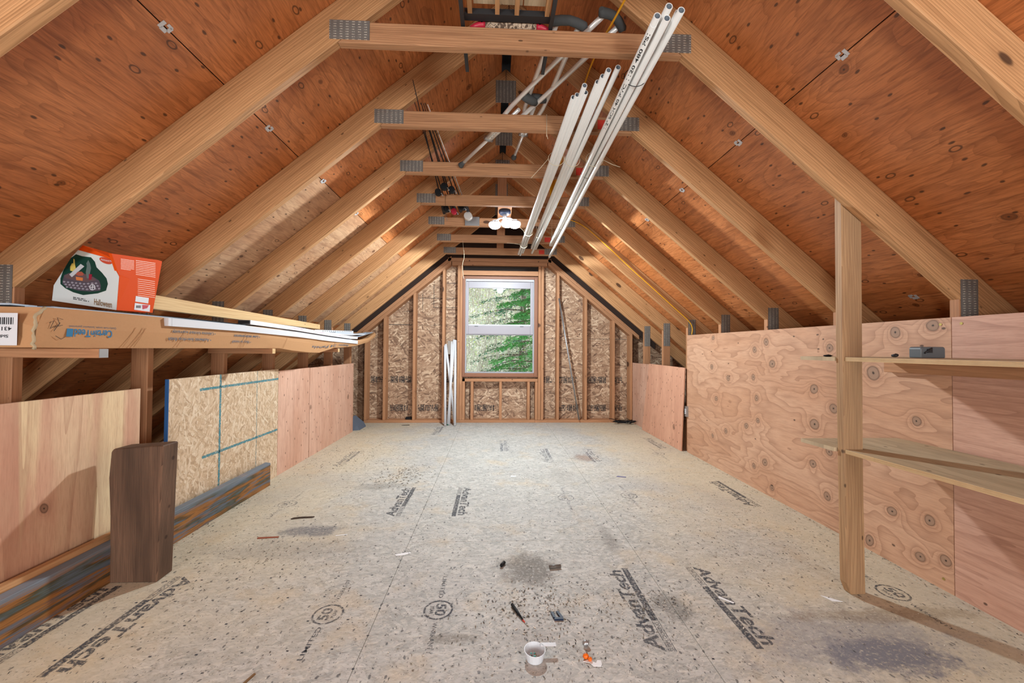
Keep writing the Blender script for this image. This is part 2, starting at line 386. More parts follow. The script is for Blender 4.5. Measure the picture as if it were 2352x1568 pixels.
STAINS = [(.10, 1.93, .15, .17, '#6e675e', .9), (-1.12, 2.36, .2, .08, '#6c6c70', .8), (1.32, 1.35, .26, .10, '#55596a', .85), (1.25, 1.42, .5, .2, '#80808a', .5), (.815, 3.87, .10, .14, '#8a6f60', .7),
          (1.55, 1.55, .5, .05, '#8a7454', .5), (.68, 1.62, .09, .12, '#66645f', .55), (-.2, 1.48, .16, .03, '#6f6555', .6), (.58, 2.2, .05, .2, '#76726c', .5), (-1.2, 2.15, .5, .12, '#8a857c', .4), (-.95, 3.1, .25, .08, '#605c58', .35), (.5, 3.3, .12, .3, '#9a958c', .3)]
M['floor'] = osb('floor_sheathing', ['#a3a4a0', '#b0b0ab', '#b5b5b0', '#bbbab5', '#c6c5bf'], 13, 62, con=.8, floor=True, stains=STAINS, edge=.12, rough=.62, sat=.85)
# galvanised nail plate: rows of punched teeth slots
def plate_mat(name, base, dash):
    k = NT(name); g = k.attr('gp'); q = k.sep(g)
    fu = k.m('FRACT', k.m('MULTIPLY', q[0], 40)); fv = k.m('FRACT', k.m('MULTIPLY', q[1], 95))
    a = k.m('MULTIPLY', k.st(k.m('ABSOLUTE', k.m('SUBTRACT', fu, .5)), .30, .18), k.st(k.m('ABSOLUTE', k.m('SUBTRACT', fv, .5)), .28, .12))
    nz = k.noise(g, 160, 3, .6); a = k.m('MULTIPLY', a, k.st(nz, .3, .6))
    c = k.mix(k.m('MULTIPLY', k.noise(g, 40, 3, .6), .4), base, '#3c3b3c'); c = k.mix(a, c, dash)
    return k.done(c, .5, a, .8, .002, .5, metal=.15)
M['plate'] = plate_mat('nail_plate', '#77736e', '#bdb7aa')
M['galv'] = plain('galvanised', '#a9adb0', .4, .8)
M['clip'] = plain('clip_metal', '#c9ccd0', .4, .3)
M['black'] = plain('black_plastic', '#121316', .6, spec=.25)
M['steelblk'] = plain('dark_steel', '#3a3b3e', .5, .5)
M['rubber'] = plain('grey_foam', '#4c4f50', .8, noise=.4)
M['alu'] = plain('aluminium', '#e2e0dc', .3, .35)
M['pvc'] = plain('pvc_white', '#dededb', .35, noise=.1)
M['pvcin_shade'] = plain('pvc_inside_shade', '#5d6670', .6)  # darker than the outer wall: shade inside the pipe put into the colour
M['white'] = plain('white_vinyl', '#cfd1d6', .45)
M['bluewhite'] = plain('pale_blue_vinyl', '#a9b6c4', .45)
M['ink'] = plain('black_ink', '#26282c', .8)
M['card'] = None
M['string'] = plain('twine', '#cdbfa4', .8)
M['yellow'] = plain('yellow_cord', '#e2a51c', .45)
M['red'] = plain('red_plastic', '#b5233a', .4)
M['redtag'] = plain('red_tag', '#cc3a2a', .6)
M['blue'] = plain('blue_paint', '#1d4f86', .6)
M['teal'] = None
M['ridge'] = plain('ridge_vent', '#0b0c12', .7)
M['greybox'] = plain('grey_plastic', '#5f676c', .4)
k = NT('teal_chalk'); g = k.attr('gp'); a = k.st(k.noise(g, 120, 3, .7), .32, .55); k.done('#3f8a98', .9); k.put(k.b.inputs['Alpha'], k.m('MULTIPLY', a, .85)); M['teal'] = k.mat
k = NT('worn_floor_ink'); tc = k.n('ShaderNodeTexCoord').outputs['Object']
a = k.m('MULTIPLY', k.st(k.noise(tc, 90, 5, .75), .36, .56), k.m('MULTIPLY_ADD', k.noise(tc, 6, 2, .5), .9, .34)); k.done('#484b53', .75); k.put(k.b.inputs['Alpha'], k.m('MINIMUM', a, .86)); M['fink'] = k.mat
k = NT('faint_floor_ink'); tc = k.n('ShaderNodeTexCoord').outputs['Object']
a = k.m('MULTIPLY', k.st(k.noise(tc, 60, 5, .75), .40, .62), .65); k.done('#4c5468', .75); k.put(k.b.inputs['Alpha'], a); M['fink2'] = k.mat
k = NT('cardboard'); g = k.attr('gp'); q = k.sep(g)
n1 = k.noise(g, 90, 4, .7); n2 = k.noise(k.scl(g, (2, 6, 6)), 1, 3, .5)
c = k.mix(k.m('MULTIPLY', n1, .35), '#bb8f66', '#94694a'); c = k.mix(k.m('MULTIPLY', k.st(n2, .45, .8), .35), c, '#8f6a4a')
M['card'] = k.done(c, .8, k.noise(k.scl(g, (1.5, 14, 14)), 1, 3, .5), .25, .006, .15)
k = NT('weathered_board'); g = k.attr('gp')
n1 = k.noise(k.scl(g, (1.3, 14, 0)), 1, 5, .6, .3); n2 = k.noise(k.scl(k.vm('ADD', g, (4, 2, 0)), (3, 38, 0)), 1, 5, .6); f = k.noise(k.scl(g, (6, 260, 0)), 1, 2, .6)
c = k.ramp(n1, [(.34, '#4e5048'), (.40, '#5c4424'), (.45, '#9c6a38'), (.51, '#8c5c2e'), (.55, '#4c4630'), (.60, '#56605f'), (.68, '#626e7c')])
c = k.mix(k.m('MULTIPLY', k.st(n2, .48, .60), .85), c, '#5f6a78'); c = k.mix(k.m('MULTIPLY', k.st(f, .4, .7), .35), c, '#2c2a26')
vz = k.sep(g)[1]
c = k.mix(k.m('MULTIPLY', k.st(k.m('ADD', vz, k.m('MULTIPLY', n2, .05)), .165, .195), .75), c, '#77808a')
M['weath'] = k.done(c, .7, k.m('ADD', n2, f), .4, .003)
k = NT('plywood_edge'); g = k.attr('gp'); q = k.sep(g)
c = k.mix(k.st(k.m('FRACT', k.m('MULTIPLY', q[2], 110)), .4, .6), '#d8bc8c', '#9c7648'); M['edge'] = k.done(c, .7)

# ------------------------------------------------------------------ text helper
def text_mesh(body, size, bold=0.0, shear=0.0, spacing=1.0, extrude=0.0):
    c = bpy.data.curves.new('t', 'FONT'); c.body = body; c.size = size; c.offset = bold; c.shear = shear
    c.space_character = spacing; c.extrude = extrude; c.resolution_u = 3; c.align_x = 'LEFT'
    o = bpy.data.objects.new('t', c); COL.objects.link(o)
    bpy.context.view_layer.update()
    me = bpy.data.meshes.new_from_object(o.evaluated_get(bpy.context.evaluated_depsgraph_get()))
    bpy.data.objects.remove(o); bpy.data.curves.remove(c)
    return me
def add_text(mb, body, size, O, X, Y, mi=0, bold=0.0, shear=0.0, width=None, height=None, spacing=1.0, center=False, warp=None):
    """flat lettering in the plane through O with axes X (reading) and Y (letter up)"""
    me = text_mesh(body, size, bold, shear, spacing)
    co = [v.co.copy() for v in me.vertices]
    if not co: return
    x0 = min(c.x for c in co); x1 = max(c.x for c in co); y0 = min(c.y for c in co); y1 = max(c.y for c in co)
    sx = width/(x1-x0) if width else 1; sy = height/(y1-y0) if height else (sx if width else 1)
    ox = (x0+x1)/2 if center else x0
    X = V(*X); Y = V(*Y); O = V(*O); vs = []
    for c in co:
        a = (c.x-ox)*sx; b = (c.y-y0)*sy
        vs.append(warp(a, b) if warp else O + X*a + Y*b)
    mb.add(vs, [list(p.vertices) for p in me.polygons], None, mi)
    bpy.data.meshes.remove(me)
def quad(mb, O, X, Y, x0, x1, y0, y1, mi=0):
    O = V(*O); X = V(*X); Y = V(*Y)
    mb.add([O+X*x0+Y*y0, O+X*x1+Y*y0, O+X*x1+Y*y1, O+X*x0+Y*y1], [(0, 1, 2, 3)], None, mi)

# ================================================================== geometry constants
SP = .6096; TY = lambda n: 1.640 + (n-1)*SP
TH = .0381; SL = .8333; CS = math.cos(math.atan(SL)); SN = math.sin(math.atan(SL))
ZC = 2.329; XA = .73
zb = lambda x: ZC + SL*(XA-abs(x))            # rafter underside
zt = lambda x: zb(x) + .182                   # rafter top / deck underside
YE = 5.70; YS = 5.84; YB = -2.9

# ================================================================== FLOOR
fl = thing('floor', (0, 0, 0), kind='structure')
xs = [-3.74, -2.95, -1.745, -.53, .68, 1.895, 3.1, 3.74]
for i in range(len(xs)-1):
    off = (3.37, 2.21)[i % 2]
    ys = [y for y in [off-4.88, off-2.44, off, off+2.44, off+4.88] if YB < y < YS]
    ys = [YB] + ys + [YS]
    for j in range(len(ys)-1):
        if ys[j+1]-ys[j] < .02: continue
        MB().box((xs[i]+.0008, ys[j]+.0008, -.018), (xs[i+1]-.0008, ys[j+1]-.0008, 0), 0).build('floor_panel', M['floor'], fl, bevel=.0010)
mb = MB(); mb.box((-3.74, YB, -.04), (3.74, YS, -.0185), 0); mb.build('floor_base', plain('dark_gap', '#2a2218', .9), fl)
# mill stamps printed on the floor
def floor_stamp(x, y, L, d, faint=False, small='FLOORING'):
    """d=-1: reads towards the camera with letter tops to +X ; d=+1: reads away, tops to -X. x = bar's outer side"""
    mb = MB(); X = (0, d, 0); Y = (-d, 0, 0); z = .0006; O = V(x, y, z)
    quad(mb, O, X, Y, L*.30, L*1.0, 0, .028)
    add_text(mb, 'SUB' + small, .03, O+V(*X)*(L*.0)+V(*Y)*.006, X, Y, width=L*.28, height=.016, bold=.0004)
    quad(mb, O, X, Y, 0, L*.29, .0, .003); quad(mb, O, X, Y, 0, L*.29, .025, .028)
    add_text(mb, 'AdvanTech', .08, O+V(*Y)*.036, X, Y, bold=.0022, shear=.12, width=L*.97, height=.064)
    mb.build('printed_stamp', M['fink2' if faint else 'fink'], fl)
floor_stamp(-1.535, 1.915, .56, -1)
floor_stamp(-1.715, 1.33, .52, 1)
floor_stamp(-.66, 2.55, .52, 1)
floor_stamp(-.335, 3.06, .52, -1)
floor_stamp(.585, 1.39, .53, 1)
floor_stamp(.875, 1.92, .53, -1)
floor_stamp(1.765, 2.64, .52, 1)
floor_stamp(.50, 3.70, .52, 1, True); floor_stamp(.87, 4.21, .50, -1, True)
floor_stamp(-1.43, 3.62, .52, 1, True); floor_stamp(1.72, 4.72, .52, -1, True); floor_stamp(-.75, 4.9, .5, 1, True); floor_stamp(.0, 4.62, .5, -1, True)
def fifty(x, y, d, faint=False):
    mb = MB(); z = .0006; X = V(0, d, 0); Y = V(-d, 0, 0); n = 28
    for r0, r1 in ((.052, .060),):
        vs = []; fs = []
        for i in range(n):
            a = 2*math.pi*i/n
            for r in (r0, r1): vs.append(V(x+math.cos(a)*r, y+math.sin(a)*r, z))
        for i in range(n): j = (i+1) % n; fs.append((2*i, 2*i+1, 2*j+1, 2*j))
        mb.add(vs, fs)
    O = V(x, y, z)
    add_text(mb, '50', .06, O+Y*-.012, X, Y, bold=.0016, width=.072, height=.044, center=True)
    add_text(mb, 'YEAR', .03, O+Y*-.034, X, Y, bold=.0006, width=.05, height=.016, center=True)
    for body, s in (('LIMITED', -1), ('WARRANTY', 1)):
        add_text(mb, body, .03, O+X*(s*.155)+Y*-.01, X, Y, bold=.0003, width=.16, height=.018, center=True)
    mb.build('printed_logo', M['fink2' if faint else 'fink'], fl)
fifty(-.727, 1.63, 1); fifty(-.29, 1.642, -1); fifty(1.70, 1.69, -1); fifty(.92, 2.861, -1, True); fifty(.45, 2.83, 1, True); fifty(-1.469, 2.77, 1, True); fifty(1.62, 4.0, 1, True)
mb = MB()
for (x, n0) in ((-.50, 16), (-1.05, 12), (.66, 12)):       # rows of printed nailing marks along the joints
    for i in range(n0):
        y = 1.2 + i*.1524
        for dx in (-.03, .035): mb.box((x+dx-.004, y-.003, .0003), (x+dx+.004, y+.003, .0007))
for i in range(60):
    x = -1.55 + (i % 10)*.1524; y = 1.15 + (i//10)*.1524 + (x*.02)
    if x < -.62: mb.box((x-.0045, y-.003, .0003), (x+.0045, y+.003, .0007))
mb.build('printed_nail_marks', M['fink'], fl)
# ================================================================== CEILING (roof deck)
ce = thing('ceiling', (0, 0, 2.3), kind='structure')
seams = [.032, .243, 1.18, 2.117, 3.054, 3.78]
for side in (-1, 1):
    for i in range(len(seams)-1):
        x0, x1 = seams[i], seams[i+1]
        j0 = TY(2)+TH/2 if i % 2 == 0 else TY(4)+TH/2
        if side > 0: j0 += 2*SP
        ys = [YB] + [y for y in [j0-7.315, j0-4.877, j0-2.4384, j0, j0+2.4384] if YB+.05 < y < YS-.05] + [YS]
        for j in range(len(ys)-1):
            ya, yb = ys[j]+.0015, ys[j+1]-.0015; g = .0016 if i else 0
            P = lambda x: V(side*x, 0, zt(x))
            a, b = P(x0+g), P(x1-g); d = (b-a).normalized(); nrm = V(side*SN, 0, CS)
            pts = [a+V(0, ya, 0), b+V(0, ya, 0), b+V(0, yb, 0), a+V(0, yb, 0)]
            pale = side < 0 and i == 2 and ya > 2.2
            mb = MB().prism(pts, nrm*.0127, V(0, 1, 0), d); mb.build('roof_panel', M['deckp' if pale else 'deck'], ce)
    # felt and shingle layer that closes the roof from above
    a = V(side*.05, 0, zt(.05))+V(side*SN, 0, CS)*.016; b = V(side*3.85, 0, zt(3.85))+V(side*SN, 0, CS)*.016
    MB().prism([a+V(0, YB-.1, 0), b+V(0, YB-.1, 0), b+V(0, YS+.2, 0), a+V(0, YS+.2, 0)], V(side*SN, 0, CS)*.02, V(0, 1, 0), (b-a).normalized()).build('roofing_felt', M['ridge'], ce)
MB().prism([(-.2, YB-.1, 3.03), (.2, YB-.1, 3.03), (.05, YB-.1, 3.20), (-.05, YB-.1, 3.20)], (0, YS-YB+.3, 0), (0, 1, 0), (1, 0, 0)) if False else None
MB().prism([(-.16, YB-.1, 3.05), (-.05, YB-.1, 3.145), (.05, YB-.1, 3.145), (.16, YB-.1, 3.05), (.16, YB-.1, 3.12), (.0, YB-.1, 3.24), (-.16, YB-.1, 3.12)], (0, YS-YB+.3, 0), (0, 1, 0), (1, 0, 0)).build('ridge_vent', M['ridge'], ce)
# steel clips in the panel seams, one in the middle of every bay
def hclip(x, y, s):
    c = V(s*x, y, zt(x)); d = V(s*CS, 0, -SN); n = V(-s*SN, 0, -CS); Y = V(0, 1, 0); c = c + n*.001
    mb = MB()
    def b(u0, u1, v0, v1): mb.prism([c+d*u0+Y*v0, c+d*u1+Y*v0, c+d*u1+Y*v1, c+d*u0+Y*v1], n*.0018, d, Y)
    b(-.014, .013, -.020, -.008); b(.002, .016, -.010, .012); b(-.014, .006, .008, .020); b(-.018, -.008, -.002, .016)
    mb.build('panel_clip', M['clip'], ce)
for n in range(0, 7):
    for s in (-1, 1): hclip(1.18, TY(n)+SP/2+TH/2 + .0, s)
hclip(2.12, TY(1)+SP/2+.02, 1); hclip(2.12, TY(1)+SP/2+.02, -1)

# ================================================================== TRUSSES
TL = {0: ('foremost roof truss, only its rafters cut by the top corners of the photo', 'trusses'),
      1: ('full roof truss nearest the camera, its tie carrying a black rack and crutch pads', ''),
      2: ('second full roof truss, its tie crossed by crutches above and white pipes below', ''),
      3: ('third full roof truss, its tie touched by a rubber crutch tip', ''),
      4: ('fourth full roof truss, in front of the ceiling lamp', ''),
      5: ('fifth full roof truss, its tie right behind the shining lamp and silver reel', ''),
      6: ('sixth full roof truss, second one in front of the window wall', ''),
      7: ('rearmost roof truss, directly in front of the window wall', '')}
for n in range(0, 8):
    y = TY(n); t = thing('roof_truss', (0, y, 0), TL[n][0], 'roof truss', 'roof trusses')
    ct_ = MB().prism([(-.728, y, ZC), (.728, y, ZC), (.621, y, 2.418), (-.621, y, 2.418)], (0, TH, 0), (1, 0, 0), (0, 0, 1)).build('collar_tie', M['tie'], t, bevel=.003)
    for s in (-1, 1):
        xe = 3.5
        pts = [(s*0.0015, y, zb(0)), (s*0.0015, y, zt(0)-.002), (s*xe, y, zt(xe)-.002), (s*xe, y, zb(xe))]
        MB().prism(pts, (0, TH, 0), (s*CS, 0, -SN), (s*SN, 0, CS)).build('rafter', M['truss'], t, bevel=.003)
        xi = 1.966; xo = 2.055
        wp_ = MB().prism([(s*xi, y, .04 if 0 else 0), (s*xi, y, zb(xi)), (s*xo, y, zb(xo)), (s*xo, y, 0)], (0, TH, 0), (0, 0, 1), (1, 0, 0)).build('wall_post', M['stud'], t, bevel=.002)
        pm = M['plate']
        MB().box((min(s*1.972, s*2.052), y-.0018, 1.11), (max(s*1.972, s*2.052), y, 1.385), 0).build('connector_plate', pm, wp_)
        if s < 0: MB().box((-.76, y-.0018, 2.341), (-.596, y, 2.421), 0).build('connector_plate', pm, ct_)
        else: MB().box((.60, y-.0018, 2.341), (.765, y, 2.421), 0).build('connector_plate', pm, ct_)
        if s > 0 and n in (2, 3, 6, 7): MB().box((.52, y-.001, 2.345), (.592, y, 2.40), 0).build('red_tag', M['redtag'], ct_)
    if n: MB().box((-.074, y-.0018, 2.865), (.074, y, 3.03), 0).build('ridge_plate', M['plate'], t)
    if n >= 5: MB().box((-.05, y+.001, 2.4185), (.045, y+TH-.001, 2.93), 2).build('king_post', M['stud'], t, bevel=.002)

# ================================================================== END WALL
wb_ = thing('wall_back', (0, YE, 0), kind='structure')
y0, y1 = YE, YE+.139
sloped = lambda x, o=0: 2.372 - .834*(abs(x)-.726) - o     # top line of upper plate
# OSB sheathing panels around the window opening
WX0, WX1, WZ0, WZ1 = -.49, .50, .71, 2.07
def sheath(x0, x1, z0, z1):
    top = lambda x: min(z1, zt(x)-.005)
    xsx = sorted(set([x0, x1] + ([0.0] if x0 < 0 < x1 else []) + [q for q in (-(3.119-z1)/SL, (3.119-z1)/SL) if x0 < q < x1]))
    if max(top(x) for x in xsx) <= z0+.01: return
    xl = x0 if top(x0) > z0 else -(3.119-z0)/SL; xr = x1 if top(x1) > z0 else (3.119-z0)/SL
    xsx = [xl] + [q for q in xsx if xl < q < xr] + [xr]
    pts = [(xl, YS, z0), (xr, YS, z0)] + [(x, YS, max(top(x), z0+.0005)) for x in reversed(xsx)]
    MB().prism(pts, (0, .011, 0), (1, 0, 0), (0, 0, 1)).build('sheathing_panel', M['osbw'], wb_)
for (a, b, c, d) in [(-3.7, -1.635, 0, 1.215), (-1.63, WX0, 0, 1.40), (-1.63, WX0, 1.404, 2.6), (-3.7, -1.635, 1.219, 2.6), (WX1, 1.24, 0, 1.215), (1.244, 3.7, 0, 1.215), (WX1, 3.7, 1.219, 2.6), (WX0+.002, WX1-.002, 0, WZ0), (WX0+.002, WX1-.002, WZ1, 2.6), (-.62, .62, 2.603, 3.12)]:
    sheath(a, b, c, d)
def stud(x0, x1, z0, z1, nm='stud', yb=None):
    MB().box((x0, y0, z0), (x1, yb or y1, z1), 2).build(nm, M['stud'], wb_, bevel=.002)
def sstud(x0, x1):
    za, zb2 = sloped(x0, .112), sloped(x1, .112)
    MB().prism([(x0, y0, .04), (x1, y0, .04), (x1, y0, zb2), (x0, y0, za)], (0, .139, 0), (0, 0, 1), (1, 0, 0)).build('stud', M['stud'], wb_, bevel=.002)
for x0, x1 in [(-1.915, -1.877), (-1.653, -1.615), (-1.237, -1.199), (-.822, -.784), (.832, .870), (1.241, 1.279), (1.651, 1.689), (1.912, 1.950)]: sstud(x0, x1)
sstud_top = 2.262
for x0, x1, a, b in [(-.607, -.570, .04, 2.262), (-.568, -.531, .04, 2.262), (-.529, -.491, .04, .632), (-.407, -.369, .04, .588), (.003, .041, .04, .588), (.408, .446, .04, .588), (.521, .558, .04, .588), (.562, .600, .04, 2.262), (.604, .642, .04, 2.262)]:
    stud(x0, x1, a, b, 'stud' if b > 1 else 'cripple_stud')
MB().box((-1.915, y0, 0), (.52, y1, .038), 0).build('bottom_plate', M['stud'], wb_, bevel=.002)
MB().box((.5215, y0, 0), (1.70, y1, .038), 0).build('bottom_plate', M['stud'], wb_, bevel=.002)
MB().box((-.529, y0, .590), (.558, y1, .632), 0).build('window_sill_plate', M['stud'], wb_, bevel=.002)
MB().box((-.529, y0, 2.122), (.560, y1, 2.19), 0).build('header_and_gap', M['stud'], wb_, bevel=.002)
MB().box((-.529, y0+.06, 2.192), (.560, y1, 2.262), 0).build('header_and_gap', plain('header_gap_shade', '#2a211c', .8, noise=.5), wb_)  # near-black filler painted in for the shaded gap above the header
for z in (2.264, 2.318):
    MB().box((-.69 if z < 2.3 else -.75, y0, z), (.69 if z < 2.3 else .75, y1, z+.052), 0).build('top_plate', M['stud'], wb_, bevel=.002)
for s in (-1, 1):
    for o0, o1, e in ((.0, .055, 2.05), (.057, .112, 1.95)):
        xa = .70
        MB().prism([(s*xa, y0, sloped(xa, o0)), (s*e, y0, sloped(e, o0)), (s*e, y0, sloped(e, o1)), (s*xa, y0, sloped(xa, o1))], (0, .139, 0), (s*CS, 0, -SN), (s*SN, 0, CS)).build('sloped_plate', M['stud'], wb_, bevel=.002)
mb = MB()
for a, b, c, d in ((-3.8, -.50, -.1, 3.3), (.51, 3.8, -.1, 3.3), (-.50, .51, -.1, .70), (-.50, .51, 2.08, 3.3)): mb.box((a, YS+.0125, c), (b, YS+.03, d), 0)
mb.build('exterior_siding', plain('siding_grey', '#8c8a84', .8), wb_)
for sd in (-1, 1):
    MB().prism([(sd*.0, YE+.03, 2.372), (sd*.72, YE+.03, 2.372), (sd*2.3, YE+.03, sloped(2.3)), (sd*2.3, YE+.03, zt(2.3)-.004), (sd*.0, YE+.03, zt(0)-.004)], (0, .004, 0), (1, 0, 0), (0, 0, 1)).build('gable_shade_sheet', plain('gable_shade_brown', '#33241d', .9), wb_)  # added dark sheet, stands in for the shade above the sloped plates
# printed mill marks on the sheathing
def mill(x, z, w=.2):
    mb = MB(); y = YS-.0008; X = (1, 0, 0); Z = (0, 0, 1); O = V(x, y, z); u = 0
    while u < w-.02:
        t = random.random()
        if t < .35:
            bw = .05
            for a, b, c, d in ((0, bw, 0, .008), (0, bw, .086, .094), (0, .008, 0, .094), (bw-.008, bw, 0, .094)): quad(mb, O, X, Z, u+a, u+b, c, d)
            add_text(mb, random.choice(['APA', 'SPF', '24', 'PS2', 'E1']), .05, O+V(u+.04, 0, .016), (0, 0, 1), (-1, 0, 0), bold=.003, width=.062, height=.028); u += .058
        elif t < .8:
            for i in range(3):
                for q in range(3):
                    if random.random() < .75: quad(mb, O, X, Z, u, u+.009, .004+q*.031, .004+q*.031+random.uniform(.014, .028))
                u += .0125
        else:
            add_text(mb, random.choice(['7/16', 'RATED', 'WALL']), .03, O+V(u+.028, 0, .005), (0, 0, 1), (-1, 0, 0), bold=.002, width=.085, height=.022); u += .036
    mb.build('printed_mark', M['ink'], wb_)
for z in (.145, .56):
    for x, w in ((-1.86, .17), (-1.58, .28), (-1.18, .30), (-.77, .12), (-.36, .3), (.06, .3), (.66, .14), (.89, .28), (1.30, .28), (1.71, .14)):
        if z > .5 and (-.5 < x < .5 or x in (-1.18,)): continue
        if random.random() < .9: mill(x, z, w)
mb = MB(); y = YS-.0008
for a, b, c, d in ((-1.63, -1.28, 1.400, 1.408), (-1.20, -.80, 1.797, 1.803), (-.97, -.964, 1.66, 2.0), (-1.13, -1.124, 1.62, 1.86), (-.98, -.84, 1.66, 1.666), (-.78, -.61, 1.797, 1.803), (-.78, -.61, 1.66, 1.666), (-1.4, -1.24, 1.60, 1.605), (-.78, -.61, 2.02, 2.026)):
    quad(mb, (0, y, 0), (1, 0, 0), (0, 0, 1), a, b, c, d)
mb.build('pencil_lines', M['ink'], wb_)

# side eaves beyond the knee walls are closed by the roof meeting the floor; rear wall behind the camera
wf = thing('wall_front', (0, YB, 0), kind='structure')
for a, b in ((-3.7, -1.22), (-1.218, 1.218), (1.22, 3.7)):
    pts = [(a, YB, 0), (b, YB, 0)] + [(x, YB, max(.01, zt(x)-.004)) for x in ([b, 0, a] if a < 0 < b else [b, a])]
    MB().prism(pts, (0, -.012, 0), (1, 0, 0), (0, 0, 1)).build('sheathing_panel', M['osbw'], wf)

# ================================================================== WINDOW
wn = thing('window_1', (0, YE, .64), kind='structure')
def frame(name, x0, x1, z0, z1, wl, wr, wbot, wtop, ya, yb, mat, bev=.003):
    mb = MB()
    mb.box((x0, ya, z0), (x0+wl, yb, z1), 2); mb.box((x1-wr, ya, z0), (x1, yb, z1), 2)
    mb.box((x0+wl, ya, z0), (x1-wr, yb, z0+wbot), 0); mb.box((x0+wl, ya, z1-wtop), (x1-wr, yb, z1), 0)
    return mb.build(name, mat, wn, bevel=bev)
M['brown'] = plain('brown_jamb', '#8a5c44', .5); M['vinyl'] = plain('window_vinyl', '#98939a', .4)
frame('window_frame', -.540, .556, .652, 2.110, .045, .052, .058, .04, YE-.002, YE+.10, M['brown'])
frame('frame_bead', -.530, .546, .662, 2.100, .010, .010, .012, .01, YE-.012, YE-.003, M['brown'], .002)
frame('window_liner', -.494, .503, .711, 2.069, .010, .010, .006, .03, YE+.012, YE+.09, plain('liner_white', '#b4b6bb', .4))
up = frame('upper_sash', -.484, .492, 1.272, 2.038, .034, .042, .125, .095, YE+.045, YE+.075, M['vinyl'])
frame('sash_rail', -.450, .452, 1.396, 1.415, .004, .004, .008, .008, YE+.040, YE+.072, M['white'], 0)
frame('lower_sash', -.484, .494, .717, 1.271, .006, .008, .010, .012, YE+.060, YE+.085, M['vinyl'])
k = NT('window_glass'); tr = k.n('ShaderNodeBsdfTransparent'); gl = k.n('ShaderNodeBsdfGlossy'); gl.inputs['Roughness'].default_value = .02
mx = k.n('ShaderNodeMixShader'); mx.inputs[0].default_value = .02
tr.inputs[0].default_value = (.94, .97, .96, 1)
k.t.links.new(tr.outputs[0], mx.inputs[1]); k.t.links.new(gl.outputs[0], mx.inputs[2]); k.t.links.new(mx.outputs[0], k.out.inputs[0]); M['glass'] = k.mat
MB().box((-.45, YE+.058, 1.397), (.45, YE+.061, 1.943), 0).build('upper_pane', M['glass'], wn)
MB().box((-.478, YE+.070, .727), (.486, YE+.073, 1.259), 0).build('lower_pane', M['glass'], wn)
mb = MB()
for x in (-.36, .3): mb.box((x, YE+.036, 1.384), (x+.05, YE+.045, 1.392))
mb.build('sash_latch', M['greybox'], wn)

# ================================================================== KNEE WALLS
wr = thing('wall_right', (1.95, 0, 0), kind='structure')
def panelR(ya, yb, z1, mat, z0=0, x=1.95):
    mb = MB(); mb.box((x, ya, z0), (x+.0127, yb, z1), 1); 
    return mb.build('plywood_panel', mat, wr)
# gp for x-facing panel: u=y, v=z
panelR(1.6595, 4.060, 1.219, M['wallr']); panelR(-.779, 1.6565, 1.219, M['wallr2']); panelR(YB, -.782, 1.219, M['wallr2'])
panelR(4.95, YE-.002, .872, M['ply2'], x=1.952)
mb = MB()
for (y, z) in ((1.70, 1.19), (1.62, 1.19), (1.70, .62), (1.62, .62), (1.70, .05)):
    mb.disc((1.9495, y, z), (-1, 0, 0), .006, 10, 0, .0012)
mb.build('screw_heads', plain('brass_screw', '#a89858', .4, .6), wr)
ob = thing('outlet', (1.948, 4.043, .42), 'small white electrical outlet on the far edge of the big knotty plywood panel', 'outlet')
mb = MB(); mb.box((1.928, 4.032, .37), (1.9495, 4.062, .478)); ob2 = mb.build('outlet_box', M['galv'], ob)
mb = MB(); mb.box((1.922, 4.038, .40), (1.928, 4.056, .45)); sf_ = mb.build('socket_face', M['white'], ob)
mb = MB()
for z in (.412, .434): mb.box((1.9212, 4.042, z), (1.922, 4.046, z+.008)); mb.box((1.9212, 4.049, z), (1.922, 4.053, z+.008))
mb.build('socket_slots', M['black'], sf_)
# leaning sheet
T1_, T2_ = V(1.936, 4.085, .876), V(1.936, 5.05, .882); B1, B2 = V(1.900, 4.092, 0), V(1.900, 5.20, 0)
mb = MB().prism([B1, B2, T2_, T1_], (.0115, 0, .0006), (0, 0, 1), (0, 1, 0)); 
tag(mb.build('plywood_sheet', ply('leaning_plywood', '#cf9270', '#9a5c3e', '#da9f7c', grain=(.4, 4), F1=8, amp=.1, line=.2, kden=.1, plugs=0, specks=1.1, blot=.15, blotc='#a86a4c', rough=.6)), 'loose pinkish plywood sheet leaning on the right knee wall posts', 'plywood')

wl = thing('wall_left', (-1.88, 0, 0), kind='structure')
def panelL(ya, yb, z0, z1, mat, x=-1.88, nm='plywood_panel', th=.0127):
    return MB().box((x-th, ya, z0), (x, yb, z1), 1).build(nm, mat, wl)
panelL(-.33, 2.11, .02, .850, M['ply1'], -1.88); panelL(YB, -.335, .02, .85, M['ply1'], -1.88)
panelL(3.372, 3.925, 0, .868, M['ply2'], -1.862); panelL(3.929, 5.115, 0, .866, M['ply2'], -1.860)
# OSB sheet, blue painted edge, teal lines
sh = thing('osb_sheet', (-1.86, 2.8, 0), 'strand board sheet with teal guide lines and a blue edge by the left wall', 'board')
MB().box((-1.878, 2.262, 0), (-1.86, 3.365, .884), 1).build('board', M['osbl'], sh)
MB().box((-1.8785, 2.258, 0), (-1.8598, 2.262, .8845), 1).build('painted_edge', M['blue'], sh)
mb = MB(); O = (-1.8594, 0, 0); X = (0, 1, 0); Z = (0, 0, 1)
quad(mb, O, X, Z, 2.664, 2.681, 0, .884); quad(mb, O, X, Z, 3.070, 3.075, .05, .884)
quad(mb, O, X, Z, 2.49, 3.365, .795, .811); quad(mb, O, X, Z, 2.52, 3.365, .376, .393)
mb.build('guide_lines', M['teal'], sh)
